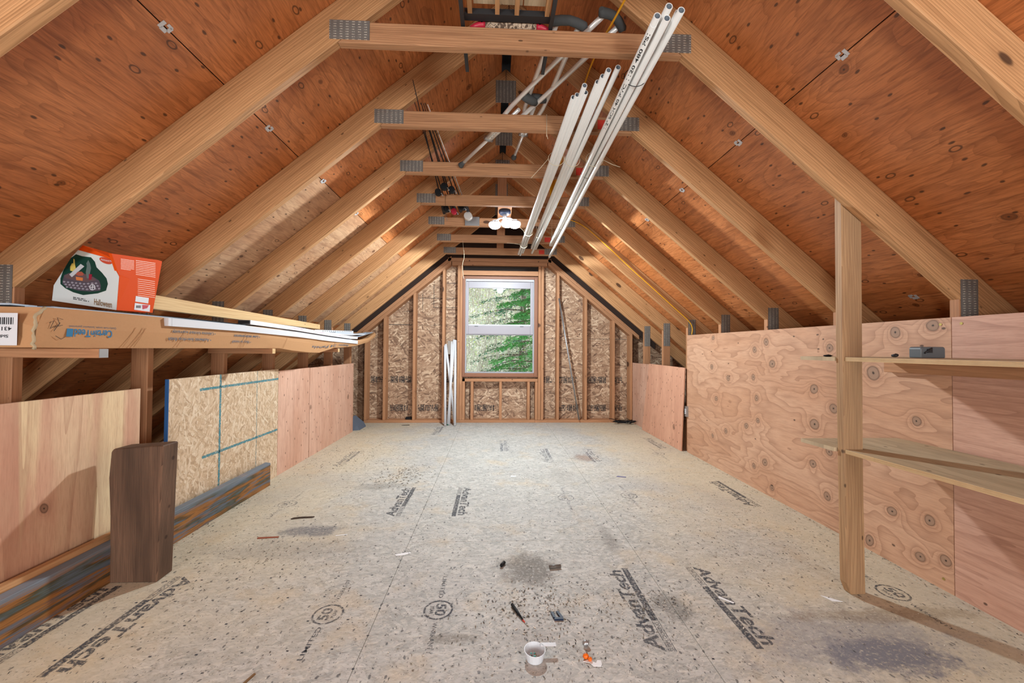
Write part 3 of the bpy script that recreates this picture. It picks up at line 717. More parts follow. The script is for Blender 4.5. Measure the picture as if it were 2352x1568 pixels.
# boards at the foot of the left wall
mb = MB().prism([(-1.79, -.9, 0), (-1.79, -.9, .172), (-1.828, -.9, .178), (-1.828, -.9, 0)], (0, 4.045, 0), (0, 1, 0), (0, 0, 1))
tag(mb.build('weathered_board', M['weath'], bevel=.002), 'long weathered blue-grey and rust board on edge along the left wall', 'board')
mb = MB().box((-1.858, -.9, 0), (-1.8295, 2.1, .200), 1)
tag(mb.build('backing_board', M['truss']), 'orange-brown board mostly hidden behind the weathered board', 'board')
# timber block
bt = [(-1.790, 1.872), (-1.586, 1.872), (-1.592, 1.968), (-1.79, 1.968)]
bp = [V(-1.792, 1.872, 0), V(-1.586, 1.872, 0), V(-1.571, 1.872, .615), V(-1.590, 1.872, .6155), V(-1.786, 1.872, .602), V(-1.798, 1.872, .588), V(-1.806, 1.872, .47), V(-1.797, 1.872, .30)]
mb = MB().prism(bp, (-.008, .098, -.002), (0, 0, 1), (1, 0, 0))
o = mb.build('timber_block', M['block'], bevel=.004); tag(o, 'dark brown chunky timber offcut standing on end by the left wall', 'timber')

# support arms under the cardboard carton
for n, xe, x0, lb in ((1, -1.602, -2.05, 'nearest carton support arm, wooden, with a metal-capped end'), (3, -1.615, -2.05, 'middle wooden support arm under the long carton'), (5, -1.64, -2.05, 'far support arm under the curled end of the carton')):
    y = TY(n) - .039
    t = thing('support_arm', (x0, y, 1.02), lb, 'bracket', 'carton support arms')
    MB().box((x0, y, 1.020), (xe, y+.037, 1.056), 0).build('arm', M['stud'], t, bevel=.002)
    MB().box((xe, y+.001, 1.021), (xe+.002, y+.036, 1.055), 0).build('end_cap', M['galv'] if n == 1 else M['pale'], t)
# ================================================================== CARTON
cb = thing('carton', (-1.79, 1.4, 1.06), 'very long brown siding carton with blue printing, bowed on the left supports', 'carton')
prof = [(1.42, 1.060, 1.200), (1.60, 1.0575, 1.203), (2.12, 1.0575, 1.203), (2.75, 1.0575, 1.200), (2.95, 1.058, 1.195), (3.15, 1.040, 1.185), (3.42, 1.022, 1.172), (3.62, 1.018, 1.160), (3.95, 1.062, 1.150), (4.08, 1.066, 1.148), (4.3, 1.070, 1.142), (4.59, 1.09, 1.150), (4.97, 1.135, 1.185), (5.28, 1.205, 1.262)]
XR, XL = -1.64, -1.935
vs = []; gs = []; fs = []
for i, (y, a, b) in enumerate(prof):
    wob = .004*math.sin(i*2.3)
    ring = [V(XR+wob, y, a+.002), V(XR+.006+wob, y, (a+b)/2), V(XR+wob, y+(.03 if i == 0 else 0), b), V(XL, y+(.03 if i == 0 else 0), b+.004), V(XL, y, a)]
    vs += ring; gs += [(y, .0, 0), (y, .08, 0), (y, .15, 0), (y, .45, 0), (y, .6, 0)]
for i in range(len(prof)-1):
    for j in range(5):
        if j == 2: continue      # open top
        a, b = i*5+j, i*5+(j+1) % 5
        fs.append((a, b, b+5, a+5))
fs.append((4, 3, 2, 1, 0)); n5 = (len(prof)-1)*5; fs.append(tuple(n5+j for j in range(5)))
mb = MB().add(vs, fs, gs); body = mb.build('carton_body', M['card'], cb)
sm = body.modifiers.new('th', 'SOLIDIFY'); sm.thickness = .004; sm.offset = 0
# top flaps folded in
mb = MB()
for i in range(len(prof)-1):
    a, b = prof[i], prof[i+1]
    mb.add([V(XR, a[0]+(.03 if i == 0 else 0), a[2]), V(XR, b[0], b[2]), V(XR-.06, b[0], b[2]-.012), V(XR-.06, a[0]+(.03 if i == 0 else 0), a[2]-.012)], [(0, 1, 2, 3)], [(a[0], 0, 0), (b[0], 0, 0), (b[0], .06, 0), (a[0], .06, 0)])
o = mb.build('top_flap', M['card'], cb); sm = o.modifiers.new('th', 'SOLIDIFY'); sm.thickness = .003
# torn corner edge
mb = MB(); pts = [V(XR+.003+.004*random.uniform(-1, 1), 1.416+.03*max(0, (t-.75)*4)+.003*random.uniform(-1, 1), 1.055+t*.145) for t in [i/16 for i in range(17)]]
mb.tube(pts, .0045, 6, rads=[.003+.003*random.random() for _ in pts]); mb.build('torn_edge', plain('torn_paper', '#b3a182', .9, noise=.5), cb)
# shipping label on the end face
mb = MB(); O = V(-1.715, 1.4115, 1.085)
R2 = 4
quad(mb, O, (-1, 0, .0), (0, 0, 1), -.028, .20, -.018, .092)
sl_ = mb.build('shipping_label', M['white'], cb)
mb = MB(); O = V(-1.70, 1.4108, 1.15); u = 0
random.seed(3)
while u < .19: w_ = random.choice([.0018, .0032, .0046]); quad(mb, O, (-1, 0, 0), (0, 0, 1), u, u+w_, -.012, .012); u += w_+random.choice([.002, .0035])
add_text(mb, '4311035', .03, V(-1.705, 1.4108, 1.13), (-1, 0, 0), (0, 0, -1), bold=.0004, width=.085, height=.013)
add_text(mb, 'Siding', .03, V(-1.715, 1.4108, 1.106), (-1, 0, 0), (0, 0, -1), bold=.0006, width=.05, height=.013)
mb.build('label_print', M['ink'], sl_)
# blue printing on the long side, upside down
CB = plain('carton_blue', '#2f7199', .8); CB2 = plain('carton_grey_blue', '#54616f', .8)
def cside(y, t):   # point on the long side: t = 0 bottom, 1 top
    for i in range(len(prof)-1):
        if prof[i][0] <= y <= prof[i+1][0]:
            f = (y-prof[i][0])/(prof[i+1][0]-prof[i][0]); a = prof[i][1]*(1-f)+prof[i+1][1]*f; b = prof[i][2]*(1-f)+prof[i+1][2]*f; break
    return V(XR+.0105, y, a+(b-a)*t)
def ctext(mb, body, y1, y0, t, h, bold=.0, shear=0.0):
    L = y1-y0
    add_text(mb, body, h*1.3, (0, 0, 0), (0, 1, 0), (0, 0, 1), bold=bold, shear=shear, width=L, height=h, warp=lambda a, b: cside(y1-a, t) - V(0, 0, b))
mb = MB(); ctext(mb, 'CertainTeed', 1.683, 1.537, .50, .030, .0009)
mb.add([cside(1.534, .50), cside(1.512, .50), cside(1.509, .50)-V(0, 0, .030), cside(1.531, .50)-V(0, 0, .030)], [(0, 1, 2, 3)]); mb.build('printed_logo', CB, cb)
mb = MB(); ctext(mb, 'Quality made certain. Satisfaction guaranteed.', 1.70, 1.518, .60, .010)
ctext(mb, '• Lifetime limited warranty', 2.28, 1.982, .64, .021, .0003, .2); ctext(mb, '• Authentic low-gloss finish', 2.246, 1.961, .40, .022, .0005, .2)
ctext(mb, '• Easy to install', 2.604, 2.42, .36, .02, .0003, .2); ctext(mb, '• Low maintenance', 2.70, 2.44, .58, .018, .0003, .2)
ctext(mb, 'Item: 24 Panels', 4.3, 3.45, .40, .022, 0, .2)
mb.build('printed_text', CB2, cb)
mb = MB()
for pts in ([(1.453, .62), (1.468, .68), (1.456, .48), (1.486, .60), (1.478, .76), (1.497, .72)], [(1.468, .42), (1.488, .64)], [(1.470, .52), (1.496, .58)], [(1.474, .30), (1.492, .22), (1.505, .28)]):
    mb.tube([cside(y, t)+V(.0005, 0, 0) for y, t in pts], .0008, 5)
mb.build('pen_scribble', M['ink'], cb)
# crumple creases as raised folds
mb = MB()
for y in (1.74, 1.775, 1.79, 2.02, 2.50, 2.53, 3.0, 3.9):
    mb.tube([cside(y+.05, .62), cside(y+.02, .3), cside(y-.01, .04)], .0012, 5)
mb.build('crease', M['card'], cb)

# things lying in / on the carton
def strip(name, pts, w, h, mat, label, cat='vinyl strip', group=None, lip=False):
    """long strip following pts (y, x, z of its lower front edge)"""
    mb = MB(); vs = []; fs = []; gs = []
    for y, x, z in pts:
        vs += [V(x, y, z), V(x, y, z+h), V(x-w, y, z+h), V(x-w, y, z)]; gs += [(y, 0, 0), (y, h, 0), (y, h+w, 0), (y, h+w+h, 0)]
    n = len(pts)
    for i in range(n-1):
        for j in range(4): a, b = i*4+j, i*4+(j+1) % 4; fs.append((a, b, b+4, a+4))
    fs.append((3, 2, 1, 0)); q = (n-1)*4; fs.append((q, q+1, q+2, q+3))
    mb.add(vs, fs, gs)
    if lip: mb.add([V(*p) for p in ((pts[0][1]+.001, pts[0][0]+.02, pts[0][2]), (pts[0][1]+.001, pts[0][0]+.022, pts[0][2]), (pts[0][1]+.001, pts[0][0]+.022, pts[0][2]+h), (pts[0][1]+.001, pts[0][0]+.02, pts[0][2]+h))], [(0, 1, 2, 3)])
    return tag(mb.build(name, mat), label, cat, group)
strip('trim_strip', [(1.945, -1.618, 1.164), (2.5, -1.618, 1.162), (3.2, -1.618, 1.147), (3.8, -1.620, 1.125), (4.56, -1.622, 1.108)], .022, .038, M['white'], 'bright white trim strip hooked along the front rim of the carton', lip=True)
tp = lambda y, dz=0.0: (lambda p: p.z)(cside(min(y, 5.2), 1.0)) + dz
strip('siding_strip', [(1.50, -1.665, tp(1.5, .001)), (2.0, -1.662, tp(2, .001)), (3.0, -1.665, tp(3, .003)), (4.4, -1.665, tp(4.4, .004)), (5.27, -1.668, 1.264)], .10, .006, M['bluewhite'], 'pale blue siding strip lying lengthwise on the carton, beneath the orange box')
strip('siding_strip', [(1.46, -1.770, tp(1.5, .008)), (3.0, -1.768, tp(3, .006)), (4.5, -1.77, tp(4.5, .006)), (5.2, -1.77, 1.245)], .15, .006, M['bluewhite'], 'wide pale siding strip at the back of the carton top')
strip('dark_strip', [(1.52, -1.695, tp(1.5, .0085)), (2.2, -1.66, tp(2.2, .0085)), (2.95, -1.665, tp(2.95, .0085))], .05, .003, M['black'], 'thin black strip on the carton under the orange box')
WB = NT('printed_white'); g = WB.attr('gp'); WB.done('#e2dfe2', .5); WBm = WB.mat
bx = thing('trim_box', (-1.66, 2.62, 1.20), 'slim white carton of trim lying on the far half of the long carton', 'carton')
mb = MB(); pr = [(2.62, 1.212), (3.2, 1.200), (3.8, 1.178), (4.4, 1.162), (4.62, 1.165)]
vs = []; fs = []
for y, z in pr: vs += [V(-1.645, y, z), V(-1.645, y, z+.028), V(-1.72, y, z+.028), V(-1.72, y, z)]
for i in range(4):
    for j in range(4): a, b = i*4+j, i*4+(j+1) % 4; fs.append((a, b, b+4, a+4))
fs += [(3, 2, 1, 0), (16, 17, 18, 19)]
mb.add(vs, fs); mb.build('box_body', WBm, bx)
MB().box((-1.718, 2.612, 1.214), (-1.647, 2.62, 1.238)).build('open_end', M['ink'], bx)
mb = MB(); PINK = plain('pink_print', '#b08a9c', .7)
for y, tx in ((3.15, 'OXYGUARD'), (3.55, 'OXYGUARD'), (3.95, 'OXYGUARD')):
    z = 1.200-(y-3.2)*.037
    add_text(mb, tx, .02, V(-1.6442, y, z+.008), (0, 1, 0), (0, 0, 1), width=.19, height=.012)
mb.build('printed_text', PINK, bx)
# perforated soffit piece and loose flat pieces at the far end
pf = thing('perforated_strip', (-1.74, 4.2, 1.22), 'white strip with a row of small holes at the far end of the carton', 'vinyl strip')
MB().prism([(-1.76, 3.75, 1.213), (-1.74, 4.75, 1.222), (-1.74, 4.75, 1.262), (-1.76, 3.80, 1.232)], (-.003, 0, 0), (0, 1, 0), (0, 0, 1)).build('strip', M['white'], pf)
mb = MB()
for i in range(16):
    f = i/16; y = 3.95+f*.76; mb.box((-1.7592+.0165*f+.0012, y, 1.224+.026*f), (-1.7592+.0165*f+.0042, y+.018, 1.229+.027*f))
mb.build('holes', M['ink'], pf)
strip('flat_trim', [(3.7, -1.665, 1.200), (4.3, -1.662, 1.200), (4.95, -1.668, 1.221)], .07, .012, M['white'], 'short white trim piece stacked near the far end of the carton')
strip('flat_trim', [(4.1, -1.690, 1.214), (4.7, -1.688, 1.216), (5.08, -1.695, 1.242)], .06, .010, M['bluewhite'], 'greyish trim piece, topmost at the far end of the carton')
mb = MB().prism([(-1.85, 2.03, 1.262), (-1.85, 4.11, 1.250), (-1.85, 4.11, 1.298), (-1.85, 2.03, 1.338)], (-.036, 0, 0), (0, 1, 0), (0, 0, 1))
tag(mb.build('pale_board', M['pale'], bevel=.002), 'pale yellow two-by-four lying on edge behind the orange box', 'board')

# ================================================================== HALLOWEEN BOX
hb = thing('decoration_box', (-1.8, 1.85, 1.23), 'orange and white holiday decoration box standing on the long carton', 'box')
A = on(120, 690, 'y', 1.74); A.z -= 0; Bm = on(268, 712, 'y', 1.752); Cc = on(350, 718, 'y', 1.93)
nF = (Bm-A).cross(V(0, 0, 1)).normalized()
nR = (Cc-Bm).cross(V(0, 0, 1)).normalized()
fp = lambda x, y: onpl(x, y, A, nF)
rp = lambda x, y: onpl(x, y, Bm, nR)
TLc, TMc = fp(190, 563), fp(252, 590); Mid = fp(274, 635); LA = fp(124, 655); LB = fp(165, 590)
TRc = rp(372, 600)
# body: front polygon, right polygon, back by offset
dep = V(-.02, .17, 0)
front = [A, Bm, Mid, TMc, TLc, LB, LA]
bkp = [p+dep*.95 for p in front]
vs = front + bkp + [Cc, TRc]
n = len(front)
fs = [list(range(n)), list(range(2*n-1, n-1, -1))]
for i in range(n):
    j = (i+1) % n; fs.append([i, n+i, n+j, j])
mbx = MB().add(vs, fs); ORG = plain('box_orange', '#cf4a10', .6, spec=.1); WHT = plain('box_white', '#c9cfcf', .3, spec=.5)
mbx.build('box_shell', ORG, hb)
def poly(name, pts, mat, n, off, parent=hb, th=0):
    n = n*off
    return MB().add([p+n for p in pts], [list(range(len(pts)))]).build(name, mat, parent)
sgn = -1 if nF.dot(CAM-A) < 0 else 1; nF = nF*sgn; nR = nR*(1 if nR.dot(CAM-Bm) > 0 else -1)
ff_ = poly('front_face', [A, Bm, Mid, fp(257, 603), fp(245, 592), fp(180, 574), LB, LA], WHT, nF, .001)
right = [Bm, Cc, TRc, rp(366, 598), rp(257, 574+12), rp(257, 592), rp(274, 635)]
o = MB().prism([p+nR*.0008 for p in [Bm, Cc, TRc, rp(362, 597), rp(256, 582), rp(274, 635)]], -nR*.012, (0, 1, 0), (0, 0, 1)).build('side_face', ORG, hb)
# picture: dark green cloud, stone base, windmill, tree
P = lambda x, y: fp(100+x/7.84, 550+y/7.84)
def ppoly(name, pts, col, off, rough=.3): return poly(name, [P(*q) for q in pts], plain(name+'_ink', col, rough), nF, off, ff_)
ppoly('picture_ground', [(590, 265), (700, 300), (860, 320), (930, 400), (960, 500), (1060, 600), (1140, 700), (1165, 800), (1130, 920), (980, 970), (720, 1000), (540, 950), (400, 880), (310, 800), (310, 700), (360, 560), (430, 440), (500, 330)], '#12392f', .0014)
ppoly('picture_base', [(350, 740), (380, 640), (480, 600), (700, 600), (900, 670), (1010, 740), (1040, 830), (1030, 920), (850, 935), (640, 920), (450, 870), (350, 800)], '#4d4650', .0018)
ppoly('picture_base_top', [(380, 660), (480, 605), (700, 605), (900, 680), (960, 730), (800, 765), (560, 735), (420, 700)], '#5e4a4c', .0021)
mb = MB(); random.seed(5)
for rr_ in range(3):
    for i in range(9):
        x = 380+i*72+rr_*26; y = 770+rr_*48+ (i*8 if i < 5 else (60-i*4)) - 10
        if x > 1010: continue
        w_, h_ = 27, 18
        mb.add([P(x+w_*math.cos(a)*random.uniform(.8, 1.1), y+h_*math.sin(a)*random.uniform(.8, 1.1))+nF*.0022 for a in [q*math.pi/3 for q in range(6)]], [list(range(6))])
mb.build('picture_stones', plain('stone_ink', '#8a8690', .4), ff_)
ppoly('picture_tree', [(490, 560), (490, 490), (520, 430), (545, 430), (550, 345), (570, 360), (575, 450), (590, 520), (560, 580)], '#c9b45c', .0022)
ppoly('picture_windmill', [(680, 440), (745, 485), (520, 680), (475, 630)], '#b6b8bc', .0025)
ppoly('picture_tower', [(770, 590), (790, 480), (780, 430), (815, 370), (850, 440), (865, 520), (845, 610), (850, 700), (790, 700)], '#5a6a68', .0022)
ppoly('picture_door', [(825, 620), (885, 630), (870, 720), (825, 730)], '#8c1f34', .0025)
ppoly('picture_sign', [(590, 670), (720, 690), (715, 745), (600, 730)], '#c67440', .0025)
ppoly('picture_pots', [(590, 630), (620, 580), (700, 580), (740, 620), (720, 650), (640, 655)], '#9c5040', .0025)
mb = MB(); c0 = P(890, 860)
for a in range(16):
    t0, t1 = 2*math.pi*a/16, 2*math.pi*(a+1)/16
    mb.add([P(890+r*math.cos(t), 860+r*math.sin(t))+nF*.0026 for r, t in ((44, t0), (54, t0), (54, t1), (44, t1))], [(0, 1, 2, 3)])
mb.add([P(x, y)+nF*.0026 for x, y in ((885, 815), (896, 815), (896, 905), (885, 905))], [(0, 1, 2, 3)]); mb.add([P(x, y)+nF*.0027 for x, y in ((845, 855), (935, 855), (935, 866), (845, 866))], [(0, 1, 2, 3)])
mb.build('picture_round_window', M['white'], ff_)
# oval badge with lettering, captions
pe = [P(1128+118*math.cos(a)*.97-66*math.sin(a)*-.3, 382+60*math.sin(a)+25*math.cos(a)) for a in [i*math.pi/12 for i in range(24)]]
MB().add([p+nF*.0018 for p in pe], [list(range(24))]).build('badge', plain('badge_red', '#b8452c', .4), hb)
mb = MB(); Xf = (P(1240, 1178)-P(920, 1120)); Lf = Xf.length; Xf.normalize(); Yf = V(0, 0, 1)
add_text(mb, 'Halloween', .03, P(915, 1172)+nF*.002, Xf, Yf, bold=.0005, width=Lf, height=.026); mb.build('lettering', plain('brown_ink', '#7a5a34', .6), ff_)
mb = MB(); add_text(mb, 'Mill Scene', .02, P(535, 1062)+nF*.002, Xf, Yf, bold=.0003, width=.075, height=.008) if False else None
for r_, (xa, xb, yy) in enumerate(((540, 760, 1048), (540, 830, 1075))):
    X_ = (P(xb, yy+(xb-xa)*.17)-P(xa, yy)); n_ = 16
    for i in range(n_):
        if i % 5 == 4: continue
        a_ = P(xa, yy)+X_*(i/n_)+nF*.002; mb.add([a_, a_+X_*(.7/n_), a_+X_*(.7/n_)+V(0, 0, .004), a_+V(0, 0, .004)], [(0, 1, 2, 3)])
mb.build('caption', M['ink'], ff_)
mb = MB(); add_text(mb, 'Animated Mill', .02, P(1040, 372)+nF*.002, (P(1200, 400)-P(1040, 368)).normalized(), V(0, 0, 1), width=.048, height=.008)
mb.build('badge_lettering', M['white'], ff_)
# text columns, stickers on the orange side
mb = MB(); Pr = lambda x, y: rp(100+x/7.84, 550+y/7.84)+nR*.0015
def rowr(x0, x1, y, h=7, sl=.15):
    mb.add([Pr(x0, y+h), Pr(x1, y+h+(x1-x0)*sl), Pr(x1, y+(x1-x0)*sl), Pr(x0, y)], [(0, 1, 2, 3)])
for i in range(8): rowr(1385, 1625 - (i == 7)*60, 345+i*25 if i else 345)
for i in range(9): rowr(1655, 2010, 372+i*31, 8)
for i in range(9): rowr(1690, 2000, 705+i*36, 8)
mb.build('printed_lines', plain('pale_print', '#f3c6b0', .4), hb)
mb = MB(); mb.add([Pr(1655, 1015), Pr(1890, 1050), Pr(1880, 1150), Pr(1645, 1115)], [(3, 2, 1, 0)]); mb.add([Pr(1640, 1140), Pr(1915, 1180), Pr(1905, 1300), Pr(1625, 1262)], [(3, 2, 1, 0)])
st_ = mb.build('price_sticker', M['white'], hb)
mb = MB()
for i in range(9): mb.add([Pr(1660+i*10, 1185)+nR*.0004, Pr(1665+i*10, 1185)+nR*.0004, Pr(1665+i*10, 1232)+nR*.0004, Pr(1660+i*10, 1232)+nR*.0004], [(0, 1, 2, 3)])
mb.build('bar_code', M['ink'], st_)
MB().add([Pr(1770, 1175)+nR*.0004, Pr(1890, 1180)+nR*.0004, Pr(1860, 1235)+nR*.0004, Pr(1775, 1255)+nR*.0004], [(0, 1, 2, 3)]).build('red_sticker', M['red'], hb)

# ================================================================== POST + SHELVES (right)
ps = MB().prism([(1.480, 1.6795, .05), (1.500, 1.6795, 0), (1.566, 1.6795, 0), (1.560, 1.6795, .5), (1.562, 1.6795, 1.60), (1.556, 1.6795, 1.79), (1.468, 1.6795, 1.86), (1.470, 1.6795, 1.0)], (0, .038, 0), (0, 0, 1), (1, 0, 0))
tag(ps.build('wood_post', M['post'], bevel=.003), 'knotty wooden post standing on the floor and nailed to the nearest right rafter', 'post')
def shelf(zt_, xf0, xf1, label):
    t = thing('shelf', (1.7, 1.2, zt_), label, 'shelf')
    y_end = 1.90
    # notched round the post
    pts = [(xf1, -.45), (1.50, 1.12), (xf0+.015, 1.6785), (1.5665, 1.6785), (1.5665, 1.7185), (xf0-.002, 1.7185), (xf0-.010, y_end), (1.948, y_end), (1.948, -.45)]
    MB().prism([V(x, y, zt_-.018) for x, y in pts], (0, 0, .0175), (0, 1, 0), (1, 0, 0)).build('shelf_board', [M['shelf']], t)
    mb = MB()
    for i in range(4):
        z0 = zt_-.0175+i*.0044
        mb.prism([V(xf1-.0012, -.45, z0), V(1.50-.0012, 1.12, z0), V(xf0+.015-.0012, 1.678, z0), V(xf0+.0155, 1.678, z0), V(1.5005, 1.12, z0), V(xf1, -.45, z0)], (0, 0, .0022), (0, 1, 0), (1, 0, 0))
    mb.build('ply_edge', M['pale'], t)
    return t
s1 = shelf(1.040, 1.462, 1.50, 'upper plywood shelf on the right wall, holding a grey electrical box')
s2 = shelf(.634, 1.462, 1.50, 'lower empty plywood shelf on the right wall behind the post')
MB().box((1.912, -.4, .962), (1.9495, 1.93-.002, 1.0215), 1).build('cleat', M['stud'], s1, bevel=.002)
MB().box((1.912, -.4, .560), (1.9495, 1.88, .6155), 1).build('cleat', M['stud'], s2, bevel=.002)
# grey electrical box on the shelf
eb = thing('electrical_box', (1.77, 1.6, 1.04), 'grey rectangular electrical box on the upper right shelf', 'box')
xa, xb, ya, yb_, z0, z1 = 1.742, 1.852, 1.60, 1.65, 1.0398, 1.0875
mb = MB(); r_ = .010; ring = []
for cx, cz, a0 in ((xb-r_, z1-r_, 0), (xa+r_, z1-r_, 90)):
    for q in range(5): a = math.radians(a0+q*22.5); ring.append(V(cx+r_*math.cos(a), ya, cz+r_*math.sin(a)))
ring += [V(xa, ya, z0), V(xb, ya, z0)]
mb.prism(ring, (0, .05, 0), (1, 0, 0), (0, 0, 1)); mb.build('box_body', M['greybox'], eb, bevel=.003)
mb = MB(); mb.box((1.768, 1.596, 1.062), (1.790, 1.600, 1.078)); mb.tube([(1.755, 1.597, 1.060), (1.785, 1.594, 1.082)], .003, 6); mb.build('knockout_tab', M['steelblk'], eb)
def lumpy(name, c, r, mat, label, cat, sc=(1, 1, .6), seed=1, group=None):
    rnd = random.Random(seed); mb = MB(); mb.sphere(c, r, 9, 6, 0, sc)
    mb.v = [tuple(V(*c)+(V(*q)-V(*c))*rnd.uniform(.7, 1.15)) for q in mb.v]; mb.v = [(x, y, max(z, c[2]-r*sc[2]*.9)) for x, y, z in mb.v]
    return tag(mb.build(name, mat), label, cat, group)
lumpy('wire_scrap', (1.69, 1.66, 1.0490), .014, M['steelblk'], 'crumpled dark metal scrap left of the grey box on the shelf', 'scrap', seed=4)
lumpy('black_scrap', (1.50, 1.79, 1.0445), .016, M['black'], 'small black scrap at the far end of the upper shelf', 'scrap', (1.3, 1, .35), seed=5)

# ================================================================== PIPES
def pipe(a, b, r, lab, grp, tx=None):
    a, b = V(*a), V(*b); mb = MB(); mb.tube([a, a+(b-a)*.33, a+(b-a)*.66, b], r, 12, 0, inner=r*.76, inner_mi=1)
    root = thing('pvc_pipe', a, lab, 'pipe', grp); mb.build('pipe_wall', [M['pvc'], M['pvcin_shade']], root)
    if tx:
        d = (b-a).normalized(); up_ = (CAM-a).normalized(); up_ = (up_-d*up_.dot(d)).normalized(); sd = d.cross(up_)
        mb = MB()
        def wp(u, v):
            an = (v-.006)/r; return a + d*(.03+u) + (up_*math.cos(an)+sd*math.sin(-an))*(r+.0005)
        add_text(mb, tx, .02, (0, 0, 0), (1, 0, 0), (0, 1, 0), width=.62, height=.013, bold=.0003, warp=lambda u, v: wp(.62-u, .012-v))
        mb.build('printed_text', M['ink'], root)
LA_, LB_, LC_ = 'white pipe in the left bundle of three hung under the ties', 'white pipe in the middle bundle of three hung under the ties', 'white pipe in the right, longest bundle hung under the ties'
LCL = ['white pipe of the right bundle whose open end is topmost', 'white pipe of the right bundle with its open end at the upper left', 'white pipe with black size printing at the left of the right bundle', 'white pipe in the centre front of the right bundle', 'white pipe of the right bundle half hidden behind the rightmost one', 'rightmost long white pipe of the right bundle, jutting farthest back']
LBL = ['white pipe of the middle bundle with the highest, rightmost open end', 'white pipe of the middle bundle with the second highest open end', 'white pipe of the middle bundle with its end just below the second highest', 'white pipe at the front left of the middle bundle', 'white pipe of the middle bundle with the lowest open end', 'white pipe of the middle bundle half hidden at its upper left']
LAL = ['thick white pipe at the front right of the left bundle', 'white pipe in the front middle of the left bundle', 'leftmost white pipe of the left bundle', 'white pipe behind the front right one in the left bundle', 'white pipe half hidden at the back left of the left bundle', 'white pipe of the left bundle with the highest open end']
# right bundle: near ends towards the camera at top
yn = 1.385
cend = [on(x, y, 'y', yn+dy) for x, y, dy in ((1537, 7, -.02), (1510, 29, .0), (1501, 48.6, .03), (1532, 34.4, .0), (1565, 16, -.02), (1558, 22, .0))]
cfar = [on(x, y, 'y', yy) for x, y, yy in ((1268, 560, 4.28), (1275, 548, 4.22), (1281, 540, 4.25), (1284, 562, 4.30), (1277, 545, 4.15), (1262, 590, 4.40))]
cc0 = sum(cend, V(0, 0, 0))/6; cc1 = on(1270, 560, 'y', 4.3)
offs = [(-.0, .030), (-.026, .012), (-.030, -.016), (-.002, .0), (.029, .014), (.024, -.014)]
for i, (dx, dz) in enumerate(offs):
    b = cc1 + V(dx*.95, (-.05, .02, .0, .06, -.04, .12)[i], dz*.95)
    if i == 5: b = on(1262, 590, 'y', 4.42)
    pipe(cend[i]-V(0, 0, .012), b, .0135, LCL[i], 'right pipe bundle', '1/2" SCH 40 PVC 1120 480 PSI' if i == 2 else None)
# middle bundle
bend = [on(*q) for q in ((1420, 122, 'y', 1.70), (1398, 137, 'y', 1.72), (1398, 150, 'y', 1.72), (1385, 153, 'y', 1.76), (1378, 210, 'y', 1.98), (1373, 165, 'y', 1.80))]
bfar = on(1226, 572, 'y', 4.62)
for i, (q, (dx, dz)) in enumerate(zip(bend, ((.026, .01), (0, .026), (.002, .0), (-.026, .004), (-.012, -.022), (-.024, .028)))):
    q = V(q.x, q.y, min(q.z, 2.312)); pipe(q, bfar+V(dx, (.02, -.06, .05, -.02, .1, 0)[i], dz), .0125, LBL[i], 'middle pipe bundle')
# left bundle
aend = [on(*q) for q in ((1345, 209, 'y', 1.88), (1326, 210, 'y', 1.90), (1317, 211, 'y', 1.92), (1331, 204, 'y', 1.93), (1322, 204, 'y', 1.96), (1343, 188, 'y', 1.83))]
afar = on(1196, 580, 'y', 4.80)
for i, (q, (dx, dz)) in enumerate(zip(aend, ((.026, .0), (.0, -.01), (-.026, -.012), (.013, .018), (-.014, .016), (.03, .026)))):
    q = V(q.x, q.y, min(q.z, 2.314)); pipe(q, afar+V(dx, (.0, .08, .02, -.05, -.08, .05)[i], dz), .0125, LAL[i], 'left pipe bundle')
# ties around the bundles + hanging strings
def tie(c, d, rx, rz, mat, label, tail=None, r=.0018, name='string_tie'):
    d = V(*d).normalized(); s_ = d.cross(V(0, 0, 1)).normalized(); u_ = s_.cross(d); c = V(*c)
    mb = MB(); mb.tube([c + s_*rx*math.cos(a) + u_*rz*math.sin(a) for a in [i*2*math.pi/20 for i in range(21)]], r, 6, cap=False)
    if tail: mb.tube([c+u_*0+s_*tail[0][0]+V(0, 0, tail[0][1])] + [c+V(*q) for q in tail[1:]], r, 6)
    return tag(mb.build(name, mat), label, 'string', 'bundle ties')
def pt(a, b, y): t = (y-a.y)/(b.y-a.y); return a+(b-a)*t
cA, cB, cC = [(sum(l, V(0, 0, 0))/len(l)) for l in (aend, bend, cend)]
cA.z = min(cA.z, 2.30); cB.z = min(cB.z, 2.30)
dC = cc1-cc0
tie(pt(cc0, cc1, 1.72), dC, .050, .042, M['black'], 'black wire tie round the right pipe bundle near its front ends', r=.0016)
tie(pt(cc0, cc1, 2.62), dC, .052, .045, M['steelblk'], 'thin dark wire round the middle of the right pipe bundle', r=.0012)
tie(pt(cc0, cc1, 3.7), dC, .050, .042, M['steelblk'], 'thin dark wire round the far part of the right pipe bundle', r=.0012)
p3 = pt(cA, afar, 2.50); tie(p3, afar-cA, .052, .046, M['string'], 'pale string round the left pipe bundle with a loose tail', [(-.05, 0), (-.10, 0, -.06), (-.16, .02, -.12)])
p4 = pt(cB, bfar, 2.50); tie(p4, bfar-cB, .050, .046, M['string'], 'pale string round the middle pipe bundle', r=.0018)
p5 = pt(cc0, cc1, 2.45); tie(p5, dC, .055, .048, M['string'], 'pale string round the right pipe bundle with a loose tail', [(.05, 0), (.12, .02, -.02), (.17, .02, -.035)])
for y, lb in ((4.0, 'pale string holding the left pipe bundle by the lamp'),):
    tie(pt(cA, afar, y), afar-cA, .045, .042, M['string'], lb, [(-.04, 0), (-.10, -.02, .05), (-.13, -.03, .09)])
